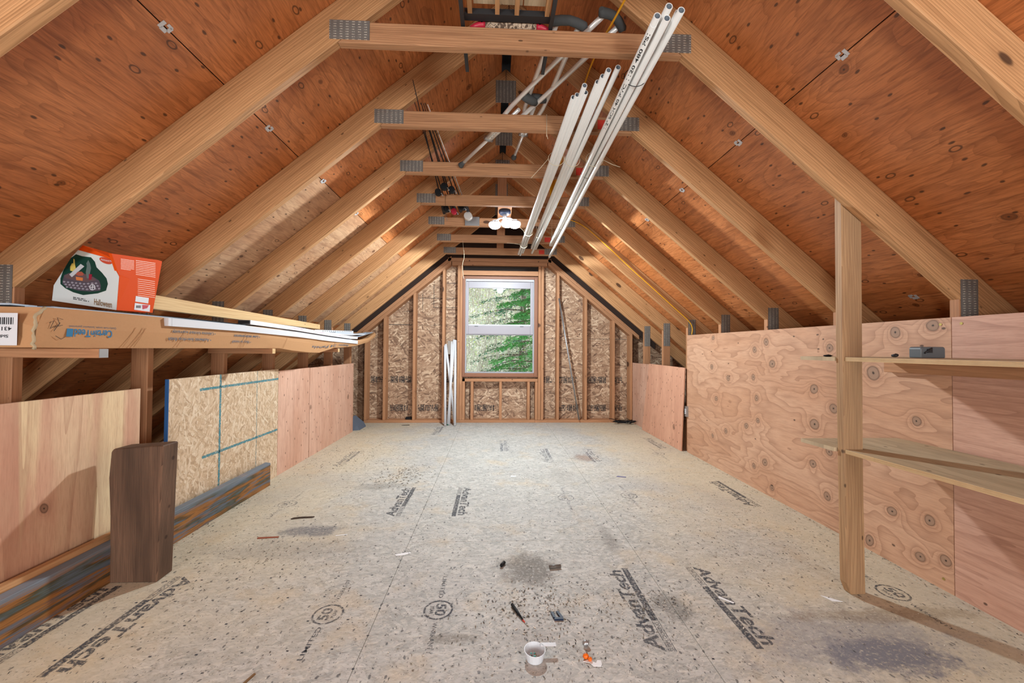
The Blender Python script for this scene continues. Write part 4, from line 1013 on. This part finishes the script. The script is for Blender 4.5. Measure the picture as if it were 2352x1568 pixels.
tie(pt(cA, afar, 4.45), afar-cA, .044, .04, M['string'], 'pale string near the far end of the left pipe bundle', [(-.04, 0), (-.12, 0, .01), (-.19, 0, .015)])
# hanging strings looped over the ties
def hang(x, y, z1, name, lab):
    mb = MB(); mb.tube([(x, y-.003, z1), (x, y-.003, 2.421), (x, y+.02, 2.421), (x, y+.041, 2.421), (x+.004, y+.041, 2.34), (x+.01, y+.02, z1)], .0016, 6); return tag(mb.build(name, M['string']), lab, 'string')
hang(.222, TY(2)-.001, 2.29, 'hanging_string', 'pale string hung over the second tie beside the left pipe bundle')
hang(.36, TY(5)-.001, 2.22, 'hanging_string', 'pale string hung over the tie behind the lamp, between the pipe bundles')
hang(.52, TY(5)-.001, 2.20, 'hanging_string', 'pale string hung over the tie behind the lamp by the right bundle')

# ================================================================== CRUTCHES
def crutch(a, b, padmat, label):
    a, b = V(*a), V(*b); L = (b-a).length; d = (b-a).normalized(); s_ = d.cross(V(0, 0, 1)).normalized(); u_ = s_.cross(d)
    t = thing('crutch', a, label, 'crutch', 'crutches on the ties')
    for sg in (-1, 1):
        prof_ = [(.0, .050), (.12, .054), (.38, .056), (.50, .054), (.56, .046), (.61, .024), (.66, .015), (.74, .013)]
        MB().tube([a+d*L*q+s_*sg*w_ for q, w_ in prof_], .0125, 10).build('side_tube', M['alu'], t)
    MB().tube([a+d*L*.50, a+d*L*.975], .011, 10).build('leg_tube', M['alu'], t)
    mb = MB(); c = a+d*L*.735; mb.tube([c-s_*.030, c+s_*.030], .014, 10); mb.tube([c+d*.012-s_*.016, c+d*.012+s_*.016], .012, 8); mb.build('ferrule', M['galv'], t)
    mb = MB()
    for i in range(8):
        q = a+d*L*(.585+i*.018)-u_*.0100; mb.disc(q, -u_, .0028, 8, 0, .0006)
    mb.build('adjuster_holes', M['black'], t)
    MB().tube([a+d*L*.43-s_*.050, a+d*L*.43-s_*.02, a+d*L*.43+s_*.02, a+d*L*.43+s_*.050], .016, 12, rads=[.019, .024, .024, .019]).build('hand_grip', M['rubber'], t)
    mb = MB(); pp = [(-.085, .004), (-.07, -.006), (-.035, .006), (0, .012), (.035, .006), (.07, -.006), (.085, .004)]
    mb.tube([a-d*(w_)+s_*q for q, w_ in pp], .017, 12, rads=[.010, .020, .0195, .019, .0195, .020, .010]); mb.build('underarm_pad', M['rubber'], t)
    mb = MB(); mb.tube([b-d*.05, b-d*.03, b-d*.01, b], .012, 12, rads=[.0115, .0135, .020, .0205]); mb.build('rubber_tip', M['rubber'], t)
crutch(on(1306, 52, 'y', 1.70), on(1180, 362, 'y', 2.93), None, 'aluminium crutch lying on the ties, the one tilted steeper in the photo')
crutch(on(1408, 44, 'y', 1.72), on(1058, 380, 'y', 2.835), None, 'aluminium crutch lying on the ties, its rubber tip in front of the third tie')

# ================================================================== RACK and camo roll on the first tie
rk = thing('metal_rack', (-.03, 1.5, 2.42), 'dark steel framed rack with wooden slats lying across the nearest ties', 'rack')
for x in (-.212, .158):
    MB().box((x-.008, 1.045, 2.421), (x+.008, 1.92, 2.437), 1).build('side_rail', M['steelblk'], rk)
for y in (1.60, 1.30): MB().box((-.204, y, 2.438), (.150, y+.035, 2.462), 0).build('cross_rail', M['steelblk'], rk)
for i, (x0, x1) in enumerate(((-.165, -.075), (-.07, .035), (.04, .13))):
    MB().box((x0, 1.06, 2.468), (x1, 1.585, 2.482), 1).build('slat', M['shelf'], rk)
for x in (-.18, -.068, .012, .137): MB().box((x-.009, 1.08, 2.4385), (x+.009, 1.60, 2.4665), 1).build('support_slat', M['truss'], rk)
cr = thing('camo_roll', (-.02, 1.66, 2.42), 'mottled grey-brown rolled cloth with two red plastic end grips on the nearest tie', 'rolled cloth')
k = NT('camo_cloth'); tc = k.n('ShaderNodeTexCoord').outputs['Object']
M['camo'] = k.done(k.ramp(k.noise(tc, 38, 3, .6, 1.5), [(.35, '#5d4c40'), (.48, '#a8927c'), (.55, '#c3ad96'), (.62, '#75675a')], 'CONSTANT'), .9)
MB().tube([(-.118, 1.662, 2.440), (-.05, 1.662, 2.441), (.02, 1.662, 2.440), (.098, 1.662, 2.439)], .020, 14).build('cloth', M['camo'], cr)
for s in (-1, 1):
    x0 = -.120 if s < 0 else .100
    mb = MB(); mb.tube([(x0, 1.662, 2.442), (x0+s*.018, 1.660, 2.442), (x0+s*.038, 1.660, 2.436), (x0+s*.062, 1.660, 2.430)], .015, 12, rads=[.019, .0165, .012, .006]); mb.disc((x0+s*.013, 1.644, 2.445), (0, -1, 0), .005, 10, 1, .002)
    mb.build('end_grip', [M['red'], M['black']], cr)

# ================================================================== FISHING RODS
random.seed(11)
rods = [((948, 183), (1018, 476), 1), ((952, 235), (1027, 470), 1), ((975, 262), (1036, 478), 2), ((977, 268), (1045, 482), 3), ((981, 268), (1056, 470), 1), ((985, 268), (1064, 478), 2), ((990, 268), (1075, 492), 3)]
RL = ['fishing rod with its tip reaching highest, left side of the ceiling', 'leftmost but one thin fishing rod with its own free tip', 'third fishing rod from the left in the ceiling fan', 'middle fishing rod of the ceiling fan, red reel', 'fifth fishing rod from the left in the ceiling fan', 'second fishing rod from the right in the ceiling fan', 'rightmost fishing rod with silver reel in the ceiling fan']
for i, (a_, b_, kk) in enumerate(rods):
    za = 2.4265+.004*(i % 3)
    a = on(*a_, 'z', za)
    yb_ = 3.98 - .05*(i % 3); xb_ = on(*b_, 'z', za).x if False else (CAM.x + (b_[0]-1136)/F*yb_)
    b = V(xb_, yb_, za)
    a.y = min(a.y, 2.2)
    t = thing('fishing_rod', b, RL[i], 'fishing rod', 'fishing rods on the ties')
    d = (a-b).normalized(); L = (a-b).length
    MB().tube([b+d*.30, b+d*L*.6, a], .003, 7, rads=[.0052, .0042, .0018]).build('blank', M['black'] if i != 6 else M['alu'], t)
    MB().tube([b, b+d*.12, b+d*.20, b+d*.30], .012, 10, rads=[.015, .017, .014, .010]).build('handle', M['black'], t)
    mb = MB()
    for q in (.35, .48, .6, .72, .84, .95):
        c = b+d*L*q-V(0, 0, .008); rr = .009*(1.15-q)+.002
        mb.tube([c+V(rr*math.cos(s), 0, rr*math.sin(s)) for s in [j*math.pi/4 for j in range(9)]], .0011, 5, cap=False)
    mb.build('line_guide', M['steelblk'], t)
    # reel hanging under the handle, body + spool + crank
    rc = b+d*(.17 if i % 2 else .62)-V(0, 0, .045)
    if i % 2 == 0: 
        rc = b + d*.62 - V(0, 0, .040)
        if i == 6: rc = b + d*.06 - V(0, 0, .05)
    mb = MB(); mb.tube([rc+V(0, 0, .036), rc+V(0, 0, .010)], .006, 8, mi=0); mb.tube([rc-d*.028, rc-d*.010, rc+d*.006, rc+d*.03], .02, 12, mi=0, rads=[.018, .028, .022, .027] if i != 6 else [.03, .042, .034, .040])
    rl_ = mb.build('reel', [M['alu'] if i == 6 else (M['red'] if i == 3 else M['black'])], t)
    mb = MB(); mb.tube([rc+V(.0, 0, -.002), rc+V(.03, 0, -.004), rc+V(.034, .02, -.010)], .003, 6); mb.sphere(rc+V(.035, .022, -.012), .007, 8, 6); mb.build('reel_crank', M['galv'], rl_)
pl = MB().box((-.385, TY(5)-.012, 2.333), (-.235, TY(5)-.0005, 2.425), 0)
o = tag(pl.build('metal_plate', M['galv'], bevel=.002), 'square galvanised plate on the tie behind the fishing reels', 'metal plate')
# ================================================================== LAMP
lt = thing('ceiling_lamp', (.02, 3.79, 2.33), 'three-lobed bright LED lamp hanging between the middle ties', 'lamp')
MB().box((-.045, TY(4)+TH+.001, 2.40), (.085, TY(5)-.001, 2.417), 1).build('mount_board', M['stud'], lt)
MB().tube([(.02, 3.79, 2.399), (.02, 3.79, 2.375), (.02, 3.79, 2.36)], .05, 20, rads=[.058, .058, .044]).build('junction_box', plain('dark_blue_box', '#22304a', .5), lt)
MB().tube([(.02, 3.79, 2.36), (.02, 3.79, 2.31)], .02, 14).build('lamp_base', M['white'], lt)
EM = plain('led_emitter', '#ffffff', .5, emit='#f4f8ff', es=22)
for i, (x, y, z) in enumerate(((-.075, 3.80, 2.268), (.045, 3.85, 2.300), (.115, 3.78, 2.272))):
    lo_ = MB().sphere((x, y, z+.006), .056, 16, 10, 0, (1, 1, .5)).build('lamp_lobe', M['white'], lt)
    MB().sphere((x, y-.001, z-.006), .058, 20, 12, 0, (1, 1, .72)).build('led_bulb', EM, lo_)
    MB().tube([(.02, 3.79, 2.33), (x*.5+.01, y*.5+3.79*.5, 2.325), (x, y, z+.02)], .009, 8).build('lamp_arm', M['white'], lt)
# ================================================================== CORDS
def cord(name, pts, r, mat, label, cat='cord', par=None):
    P_ = [V(*p) for p in pts]; out = []
    for i in range(len(P_)-1):
        p0, p1, p2, p3 = P_[max(i-1, 0)], P_[i], P_[i+1], P_[min(i+2, len(P_)-1)]
        for q in range(6):
            t = q/6; out.append(.5*((2*p1)+(p2-p0)*t+(2*p0-5*p1+4*p2-p3)*t*t+(3*p1-p0-3*p2+p3)*t**3))
    out.append(P_[-1])
    o = MB().tube(out, r, 7).build(name, mat, par)
    return tag(o, label, cat) if label else o
yc = thing('extension_cord', (.4, 1.6, 2.6), 'yellow extension cord draped over the nearest tie with a coil behind the pipes', 'cord')
cord('cord', [on(1450, -30, 'y', 1.40), on(1435, 0, 'y', 1.47), on(1401, 62, 'y', 1.634), on(1380, 98, 'y', 1.80), on(1366, 130, 'y', 1.95), on(1345, 186, 'y', 2.12), V(.42, 2.6, 2.5), V(.43, 3.3, 2.46)], .0045, M['yellow'], None, par=yc)
mb = MB()
for i in range(5):
    c = V(.43+.006*i, 3.33+.008*i, 2.405)
    mb.tube([c+V(.035*math.cos(a), .004*math.sin(3*a), .10*math.sin(a)) for a in [j*2*math.pi/24 for j in range(25)]], .0045, 7, cap=False)
mb.build('cord_coil', M['yellow'], yc)
cord('yellow_cable', [on(1285, 500, 'y', 4.06), on(1310, 505, 'y', 4.066), on(1345, 522, 'y', 4.066), on(1400, 570, 'y', 4.066), on(1450, 617, 'y', 4.066), on(1500, 662, 'y', 4.066), on(1545, 703, 'y', 4.066), on(1580, 735, 'y', 4.066), on(1590, 752, 'y', 4.066), on(1589, 768, 'y', 4.066)], .005, M['yellow'], 'yellow cable running down the right rafter of the fifth truss', 'cable')
cord('dangling_wire', [on(1063, 552, 'y', 4.68), on(1064, 566, 'y', 4.684), on(1066, 590, 'y', 4.7), on(1062, 610, 'y', 4.7), on(1065, 640, 'y', 4.7)], .0013, M['string'], 'thin pale wire dangling from the sixth tie left of the window', 'wire')
cord('dark_wire', [(-.66+.15, TY(4)-.002, 2.425), (-.51, TY(4)-.002, 2.335), (-.505, TY(4)+.02, 2.25), (-.5, TY(4)+.05, 2.2)], .0012, M['black'], 'thin dark wire hanging down the left end of the fourth tie', 'wire')

# ================================================================== AT THE END WALL
def slimtube(a, b, r, mat, label, grp=None, nm='plastic_tube', cap=None):
    t = thing(nm, a, label, 'tube', grp); MB().tube([a, b], r, 12).build('tube_wall', mat, t)
    if cap:
        a, b = V(*a), V(*b); d = (b-a).normalized(); MB().tube([a-d*.001, a+d*.012], r*1.12, 12).build('end_cap', cap, t)
GC = plain('green_cap', '#1f5a44', .5)
for i, (p0, p1) in enumerate((((1021, 980), (1022, 793)), ((1024, 983), (1043, 780)), ((1041, 982), (1024, 790)), ((1044, 979), (1046, 781)), ((1030, 978), (1038, 783)))):
    a = on(*p0, 'z', .002); a.y = min(a.y, 5.50) + .02*(i % 3); a = V(a.x, 5.47+.05*(i % 3), .003); b = on(*p1, 'y', 5.672); b.x = min(max(b.x, -.775), -.625)
    slimtube(a, b, .0165, M['white'], ['leftmost upright white tube in the sheaf left of the window', 'white tube slanting from lower left to upper right, left of the window', 'white tube slanting to the upper left in the sheaf by the window', 'rightmost upright white tube in the sheaf left of the window', 'middle, half hidden white tube in the sheaf left of the window'][i], 'white tubes by the window', cap=GC if i in (1, 2) else None)
tag(MB().box((-.735, 5.655, .98), (-.665, 5.672, 1.17), 2).build('card_sleeve', plain('grey_card', '#8f8780', .8)), 'grey cardboard sleeve at the top of the leaning white tubes', 'sleeve')
slimtube(on(1330, 962, 'y', 5.672)+V(0, 0, -.01), on(1284, 685, 'y', 5.685), .011, M['galv'], 'long thin grey metal pipe leaning on the studs right of the window', nm='metal_pipe')
mb = MB(); random.seed(21); c = V(1.80, 5.60, .012); prev = []
for i in range(5):
    ph = random.random()*6; pts = [c+V((.09+.02*i)*math.cos(a+ph)+.02*math.sin(2*a), .05*math.sin(a+ph)-.03, .004+.012*abs(math.sin(a*1.5+i))+.005*i) for a in [j*2*math.pi/18 for j in range(19)]]
    mb.tube(pts, .005, 6, cap=False)
mb.tube([c+V(-.1, 0, .03), c+V(-.16, .04, .05), c+V(-.20, .08, .045)], .005, 6)
tag(mb.build('black_cable', M['black']), 'tangled black cable on the floor in the far right corner', 'cable')
tag(MB().box((-1.34, 5.74, .0385), (-1.25, 5.80, .072)).build('black_holder', M['black'], bevel=.006), 'small black plastic holder on the bottom plate of the window wall', 'holder')
tag(MB().prism([(-1.925, 5.15, 0), (-1.80, 5.20, 0), (-1.83, 5.20, .06), (-1.925, 5.15, .16)], (0, .25, 0), (0, 1, 0), (1, 0, 0)).build('wall_flashing', plain('grey_blue_board', '#5d6675', .8, noise=.4)), 'grey-blue scrap of material in the far left floor corner', 'scrap')
# ================================================================== FLOOR LITTER
cup = thing('plastic_scoop', (.085, 1.37, 0), 'translucent white plastic scoop with a short handle on the floor', 'scoop')
CUPM = plain('milky_plastic', '#dfe4ea', .35, alpha=.75)
n_ = 20; r0, r1, h_ = .030, .037, .032; vs = []; fs = []
cx, cy = .078, 1.375
for r, z in ((r0-.0, .0012), (r1, h_), (r1-.002, h_), (r0-.002, .003)):
    for i in range(n_): a = 2*math.pi*i/n_; vs.append(V(cx+r*math.cos(a), cy+r*math.sin(a), z))
for l in range(3):
    for i in range(n_): j = (i+1) % n_; fs.append((l*n_+i, l*n_+j, (l+1)*n_+j, (l+1)*n_+i))
fs.append(tuple(range(n_-1, -1, -1))); fs.append(tuple(3*n_+i for i in range(n_)))
MB().add(vs, fs, smooth=False).build('scoop_bowl', CUPM, cup)
MB().box((cx+.022, cy+.014, h_-.004), (cx+.078, cy+.032, h_), 0).build('scoop_handle', CUPM, cup, bevel=.002)
mb = MB(); random.seed(2)
for i in range(26):
    a = random.random()*6.28; r = random.random()*.02; c = V(cx+r*math.cos(a), cy+r*math.sin(a), .006+random.random()*.006); mb.box(c-V(.003, .002, .001), c+V(.003, .002, .001), mi=random.choice([0, 0, 1, 2]))
mb.build('scoop_contents', [plain('chips_tan', '#a08a6a', .8), plain('chips_teal', '#4fb3a8', .6), plain('chips_dark', '#5c5048', .8)], cup)
def bar(name, a, b, r, mat, label, cat, rads=None, mats=None):
    return tag(MB().tube([a, tuple((V(*a)+V(*b))/2), b], r, 8, rads=rads).build(name, mat), label, cat)
wm = thing('rubber_lure', (.03, 1.61, .006), 'dark tapered rubber worm with a red tip on the floor', 'lure')
MB().tube([(.012, 1.655, .007), (.03, 1.61, .0065), (.05, 1.565, .005)], .006, 8, rads=[.0065, .006, .003]).build('lure_body', M['black'], wm)
MB().tube([(.05, 1.565, .0035), (.058, 1.552, .0035)], .003, 6, rads=[.003, .0015]).build('red_tip', M['redtag'], wm)
bar('rubber_plug', (-.028, 1.945, .009), (-.012, 1.975, .009), .008, M['black'], 'short black rubber piece left of the round grey floor stain', 'scrap')
bar('marker_stub', (.205, 1.925, .009), (.262, 1.933, .009), .0085, plain('grey_stub', '#5a544e', .4), 'grey cylindrical stub right of the round grey floor stain', 'scrap')
mb = MB(); o_ = V(.19, 1.585, 0)
for q in ([(-.016, -.025), (.02, -.025), (.02, -.014), (-.012, -.014)], [(-.018, -.014), (-.008, -.014), (-.014, .02), (-.024, .018)], [(.010, -.014), (.021, -.014), (.008, .024), (-.002, .022)]):
    mb.prism([o_+V(x, y, .0008) for x, y in q], (0, 0, .007), (1, 0, 0), (0, 1, 0))
tag(mb.build('blue_clip', plain('dark_blue_plastic', '#1d2c44', .4)), 'dark blue forked plastic clip on the floor in front of the stain', 'clip')
def flat(name, c, pts, mat, label, cat='paper scrap', h=.0015, z=.0008):
    return tag(MB().prism([V(c[0]+x, c[1]+y, z) for x, y in pts], (0, 0, h), (1, 0, 0), (0, 1, 0)).build(name, mat), label, cat)
PAP = plain('paper', '#e6e8ea', .7)
flat('paper_scrap', (-.545, 2.08), [(-.02, -.012), (.02, -.006), (.05, .012), (.045, .022), (.01, .014), (-.03, .0)], PAP, 'torn white paper scrap on the left part of the floor')
flat('paper_scrap', (.09, 3.31), [(-.02, -.012), (.03, -.01), (.028, .016), (-.012, .02)], PAP, 'tiny white paper bit in the middle of the far floor')
flat('paper_scrap', (1.39, 1.65), [(-.03, .03), (-.012, .018), (.03, -.016), (-.012, -.01)], PAP, 'white triangular paper scrap at the foot of the wood post')
flat('paper_scrap', (.272, 1.345), [(-.03, .01), (-.01, .004), (.0, -.012), (.03, -.014), (.032, .012), (.02, .014), (.012, .002), (-.012, .018)], PAP, 'white torn wrapper at the front edge of the floor')
tag(MB().sphere((.254, 1.368, .009), .011, 8, 6, 0, (1, .8, .8)).sphere((.266, 1.358, .007), .008, 8, 6, 0, (1, 1, .8)).build('orange_crumb', plain('orange_foil', '#e06a18', .35)), 'crumpled orange foil bit touching the white wrapper', 'scrap')
lumpy('foil_ball', (.268, 1.425, .0105), .013, M['galv'], 'crumpled silver foil ball on the front floor', 'scrap', (1, .8, .8), 6)
lumpy('black_bit', (.094, 1.43, .0085), .012, M['black'], 'small black lump just behind the white scoop', 'scrap', (1, .6, .7), 8)
flat('bluish_card', (.995, 3.29), [(-.04, -.01), (.035, -.03), (.045, -.012), (-.02, .012)], plain('violet_card', '#6c6c8c', .7), 'dull violet card scrap on the far right floor')
flat('paper_scrap', (.93, 1.66), [(-.02, .03), (-.012, .02), (.022, -.016), (.014, -.02), (-.026, .018)], PAP, 'thin curled white shred by the printed stamp on the right floor')
flat('wood_splinter', (-1.25, 2.53), [(-.07, -.01), (-.02, .004), (.05, .012), (.06, .02), (-.01, .018), (-.06, .006)], plain('bark_brown', '#3a2c22', .8), 'dark bark splinter near the weathered board', 'splinter', .006)
flat('wood_splinter', (-1.33, 2.28), [(-.05, -.006), (.06, .006), (.06, .012), (-.05, .004)], plain('red_splinter', '#8c4a34', .8), 'thin reddish splinter on the left floor', 'splinter', .004)
flat('white_shred', (-.93, 2.30), [(-.03, -.006), (.03, .008), (.03, .014), (-.03, .0)], PAP, 'narrow white plastic shred on the left floor', 'plastic scrap')
flat('wood_stick', (-.86, 1.28), [(-.02, -.05), (-.012, -.05), (.022, .06), (.016, .06)], plain('stick_brown', '#7a5c3c', .8), 'thin brown wood stick at the front left edge of the floor', 'splinter', .005)
flat('dark_scrap', (-1.28, 5.52), [(-.06, -.02), (.05, -.01), (.04, .03), (-.05, .01)], M['ink'], 'dark flat scrap on the floor before the left end of the window wall', 'scrap')
# sawdust, chips and shreds nobody could count
random.seed(99)
mb = MB()
def chip(x, y, s, mi):
    a = random.random()*6.28; l, w_, h_ = s*random.uniform(.6, 1.7), s*random.uniform(.18, .4), s*.15
    X_ = V(math.cos(a), math.sin(a), random.uniform(-.1, .1)); Y_ = V(-math.sin(a), math.cos(a), 0); c = V(x, y, .0012+h_)
    v = [c-X_*l, c+Y_*w_, c+X_*l, c-Y_*w_, c+V(0, 0, h_)]
    mb.add(v, [(0, 1, 4), (1, 2, 4), (2, 3, 4), (3, 0, 4), (3, 2, 1, 0)], None, mi, rnd=(0, 0, 0))
for (cx_, cy_, sx, sy, n_, s_) in ((.12, 1.64, .16, .10, 420, .006), (.6, 1.65, .12, .06, 240, .005), (-.75, 3.5, .12, .12, 60, .01), (-1.35, 3.9, .2, .35, 200, .008), (-1.3, 2.1, .25, .1, 160, .006), (1.35, 2.3, .35, .4, 240, .006), (.2, 1.4, .3, .12, 220, .005), (-.85, 3.3, .12, .12, 110, .011)):
    for i in range(n_): chip(cx_+random.gauss(0, sx), cy_+random.gauss(0, sy), s_, random.choice([0, 0, 1, 1, 2]))
for i in range(2600):
    y = 1.15+random.random()**1.5*4.4; chip(random.uniform(-1.75, 1.9), y, random.choice([.002, .003, .0035, .005]), random.choice([0, 0, 0, 1, 2]))
for i in range(400): chip(random.choice([-1.76, 1.92])+random.gauss(0, .02), random.uniform(1.3, 5.5), .006, random.choice([0, 1]))
mb.v = [(min(max(x, -1.785), 1.945), y, z) for x, y, z in mb.v]
tag(mb.build('wood_debris', [plain('chip_dark', '#2e2b28', .9), plain('chip_brown', '#6f6350', .9), plain('chip_pale', '#ddd6c8', .9)]), 'sawdust, dark chips and pale shreds strewn over the floor', 'debris', kind='stuff')

# ================================================================== OUTSIDE
random.seed(5)
gk = NT('hillside'); tc = gk.n('ShaderNodeTexCoord').outputs['Object']
c = gk.ramp(gk.noise(tc, 2.2, 6, .75), [(.32, '#5d6a50'), (.45, '#a3a68a'), (.56, '#cfc8b4'), (.68, '#e6e0d2')])
gm = gk.done(c, .95, gk.noise(tc, 5, 5, .7), .8, .05)
mb = MB(); N_ = 28; vs = []; fs = []
for i in range(N_):
    for j in range(N_):
        x = -14+28*i/(N_-1); y = 8+22*j/(N_-1); vs.append(V(x, y, -2.6+(y-8)*.62+.5*math.sin(x*.9+y)+random.uniform(-.25, .25)))
for i in range(N_-1):
    for j in range(N_-1): a = i*N_+j; fs.append((a, a+N_, a+N_+1, a+1))
tag(mb.add(vs, fs, smooth=True).build('hillside', gm), kind='structure')
def leafmat(name, a, b):
    k = NT(name); tc = k.n('ShaderNodeTexCoord').outputs['Object']; c = k.mix(k.noise(tc, 9, 3, .6), a, b)
    k.done(c, .7); k.b.inputs['Subsurface Weight'].default_value = 0; return k.mat
G1 = leafmat('spruce_green', '#1f6b3c', '#6fb45c'); G2 = leafmat('spruce_blue_green', '#2c6450', '#6fa07c'); TW = plain('twig_grey', '#b3a898', .9); BK = plain('bark', '#5e5044', .9)
def conifer(x, y, zb_, h, rad, mat, label, n=46, per=230, seed=1):
    rnd = random.Random(seed); t = thing('conifer', (x, y, zb_), label, 'tree', 'trees outside the window')
    MB().tube([(x, y, zb_), (x+.05, y, zb_+h*.5), (x, y, zb_+h)], .1, 8, rads=[.12, .08, .02]).build('trunk', BK, t)
    br = MB(); fo = MB()
    for i in range(n):
        f = i/n; z = zb_+h*(.06+.9*f); a = i*2.4+rnd.random()*.6; L = rad*(1-f)*rnd.uniform(.75, 1.1)+.15
        d = V(math.cos(a), math.sin(a), 0); pts = [V(x, y, z)+d*L*q+V(0, 0, -.25*L*q*q+.10*q*L) for q in (0, .35, .7, 1)]
        br.tube(pts, .012, 5, rads=[.022, .015, .009, .004])
        sd = V(-d.y, d.x, 0)
        for j in range(per):
            q = rnd.random()**.7; b = pts[0]*(1-q)+pts[3]*q; b.z = z-.25*L*q*q+.1*q*L
            off = sd*rnd.gauss(0, .15*L*(1.15-q)+.03)
            p = b+off+V(0, 0, -abs(off.length)*.35+rnd.uniform(-.05, .03))
            dd = (d*rnd.uniform(.4, 1)+sd*rnd.uniform(-.8, .8)+V(0, 0, rnd.uniform(-.5, .25))).normalized()*rnd.uniform(.08, .16)
            w_ = dd.cross(V(rnd.random(), rnd.random(), 1)).normalized()*.011
            fo.add([p-w_, p+dd, p+w_], [(0, 1, 2)], None, rnd=(0, 0, 0))
            fo.add([p+dd*.3, p+dd*.3+w_*3+dd*.4, p+dd*.6], [(0, 1, 2)], None, rnd=(0, 0, 0)); fo.add([p+dd*.3, p+dd*.3-w_*3+dd*.4, p+dd*.6], [(0, 1, 2)], None, rnd=(0, 0, 0))
    br.build('branches', BK, t); tag(fo.build('needles', mat, t), kind='stuff')
conifer(1.05, 9.3, -2.6, 8.0, 2.1, G1, 'green spruce filling the right half of the window view', 120, 170, 1)
conifer(.75, 12.0, -1.5, 8.5, 2.2, G2, 'bluish spruce behind the nearer one in the window view', 90, 120, 2)
conifer(-.5, 8.8, -3.6, 3.9, 1.3, G1, 'small young spruce low in the window view', 36, 160, 3)
# leafless brush: thin saplings with a few yellow-green leaves
mb = MB(); lf = MB(); rnd = random.Random(8)
for i in range(420):
    x = rnd.uniform(-3.6, 3.2); y = rnd.uniform(9.5, 20); z0 = -2.6+(y-8)*.62-.3; h = rnd.uniform(1.6, 4.2); p = V(x, y, z0); d = V(rnd.gauss(0, .16), rnd.gauss(0, .1), 1)
    pts = [p+d*h*q+V(.08*math.sin(q*5+i), 0, 0) for q in (0, .33, .66, 1)]; mb.tube(pts, .012, 4, rads=[.016, .012, .008, .003], cap=False)
    for b in range(9):
        q = rnd.uniform(.2, .95); c = p+d*h*q; e = c+V(rnd.uniform(-.6, .6), rnd.uniform(-.3, .3), rnd.uniform(.1, .6)); mb.tube([c, (c+e)/2+V(0, 0, .05), e], .005, 3, rads=[.006, .004, .002], cap=False)
        for l in range(7):
            w = c+(e-c)*rnd.random()+V(rnd.gauss(0, .05), rnd.gauss(0, .05), rnd.gauss(0, .05)); s_ = rnd.uniform(.015, .04)
            lf.add([w, w+V(s_, 0, s_*.6), w+V(0, s_*.3, s_)], [(0, 1, 2)], None, rnd.choice([0, 0, 1, 2]), rnd=(0, 0, 0))
tag(mb.build('sapling_thicket', TW), 'pale leafless sapling thicket on the slope outside the window', 'shrubs', kind='stuff')
tag(lf.build('thicket_leaves', [plain('leaf_pale', '#d9d3bc', .8), plain('leaf_yellowgreen', '#a9b85a', .8), plain('leaf_grey', '#aebba6', .8)]), 'sparse pale and yellow-green leaves on the thicket outside', 'leaves', kind='stuff')
for o in bpy.data.objects:
    if o.name.split('.')[0] in ('printed_text', 'crease', 'line_guide', 'printed_lines', 'picture_stones', 'printed_nail_marks', 'printed_mark', 'screw_heads', 'adjuster_holes', 'holes', 'pencil_lines', 'label_print', 'caption', 'socket_slots', 'sash_latch', 'printed_stamp', 'printed_logo', 'pen_scribble', 'guide_lines', 'scoop_contents', 'bar_code', 'price_sticker', 'lettering', 'badge_lettering'): o['kind'] = 'stuff'
    if 'base' in o: del o['base']
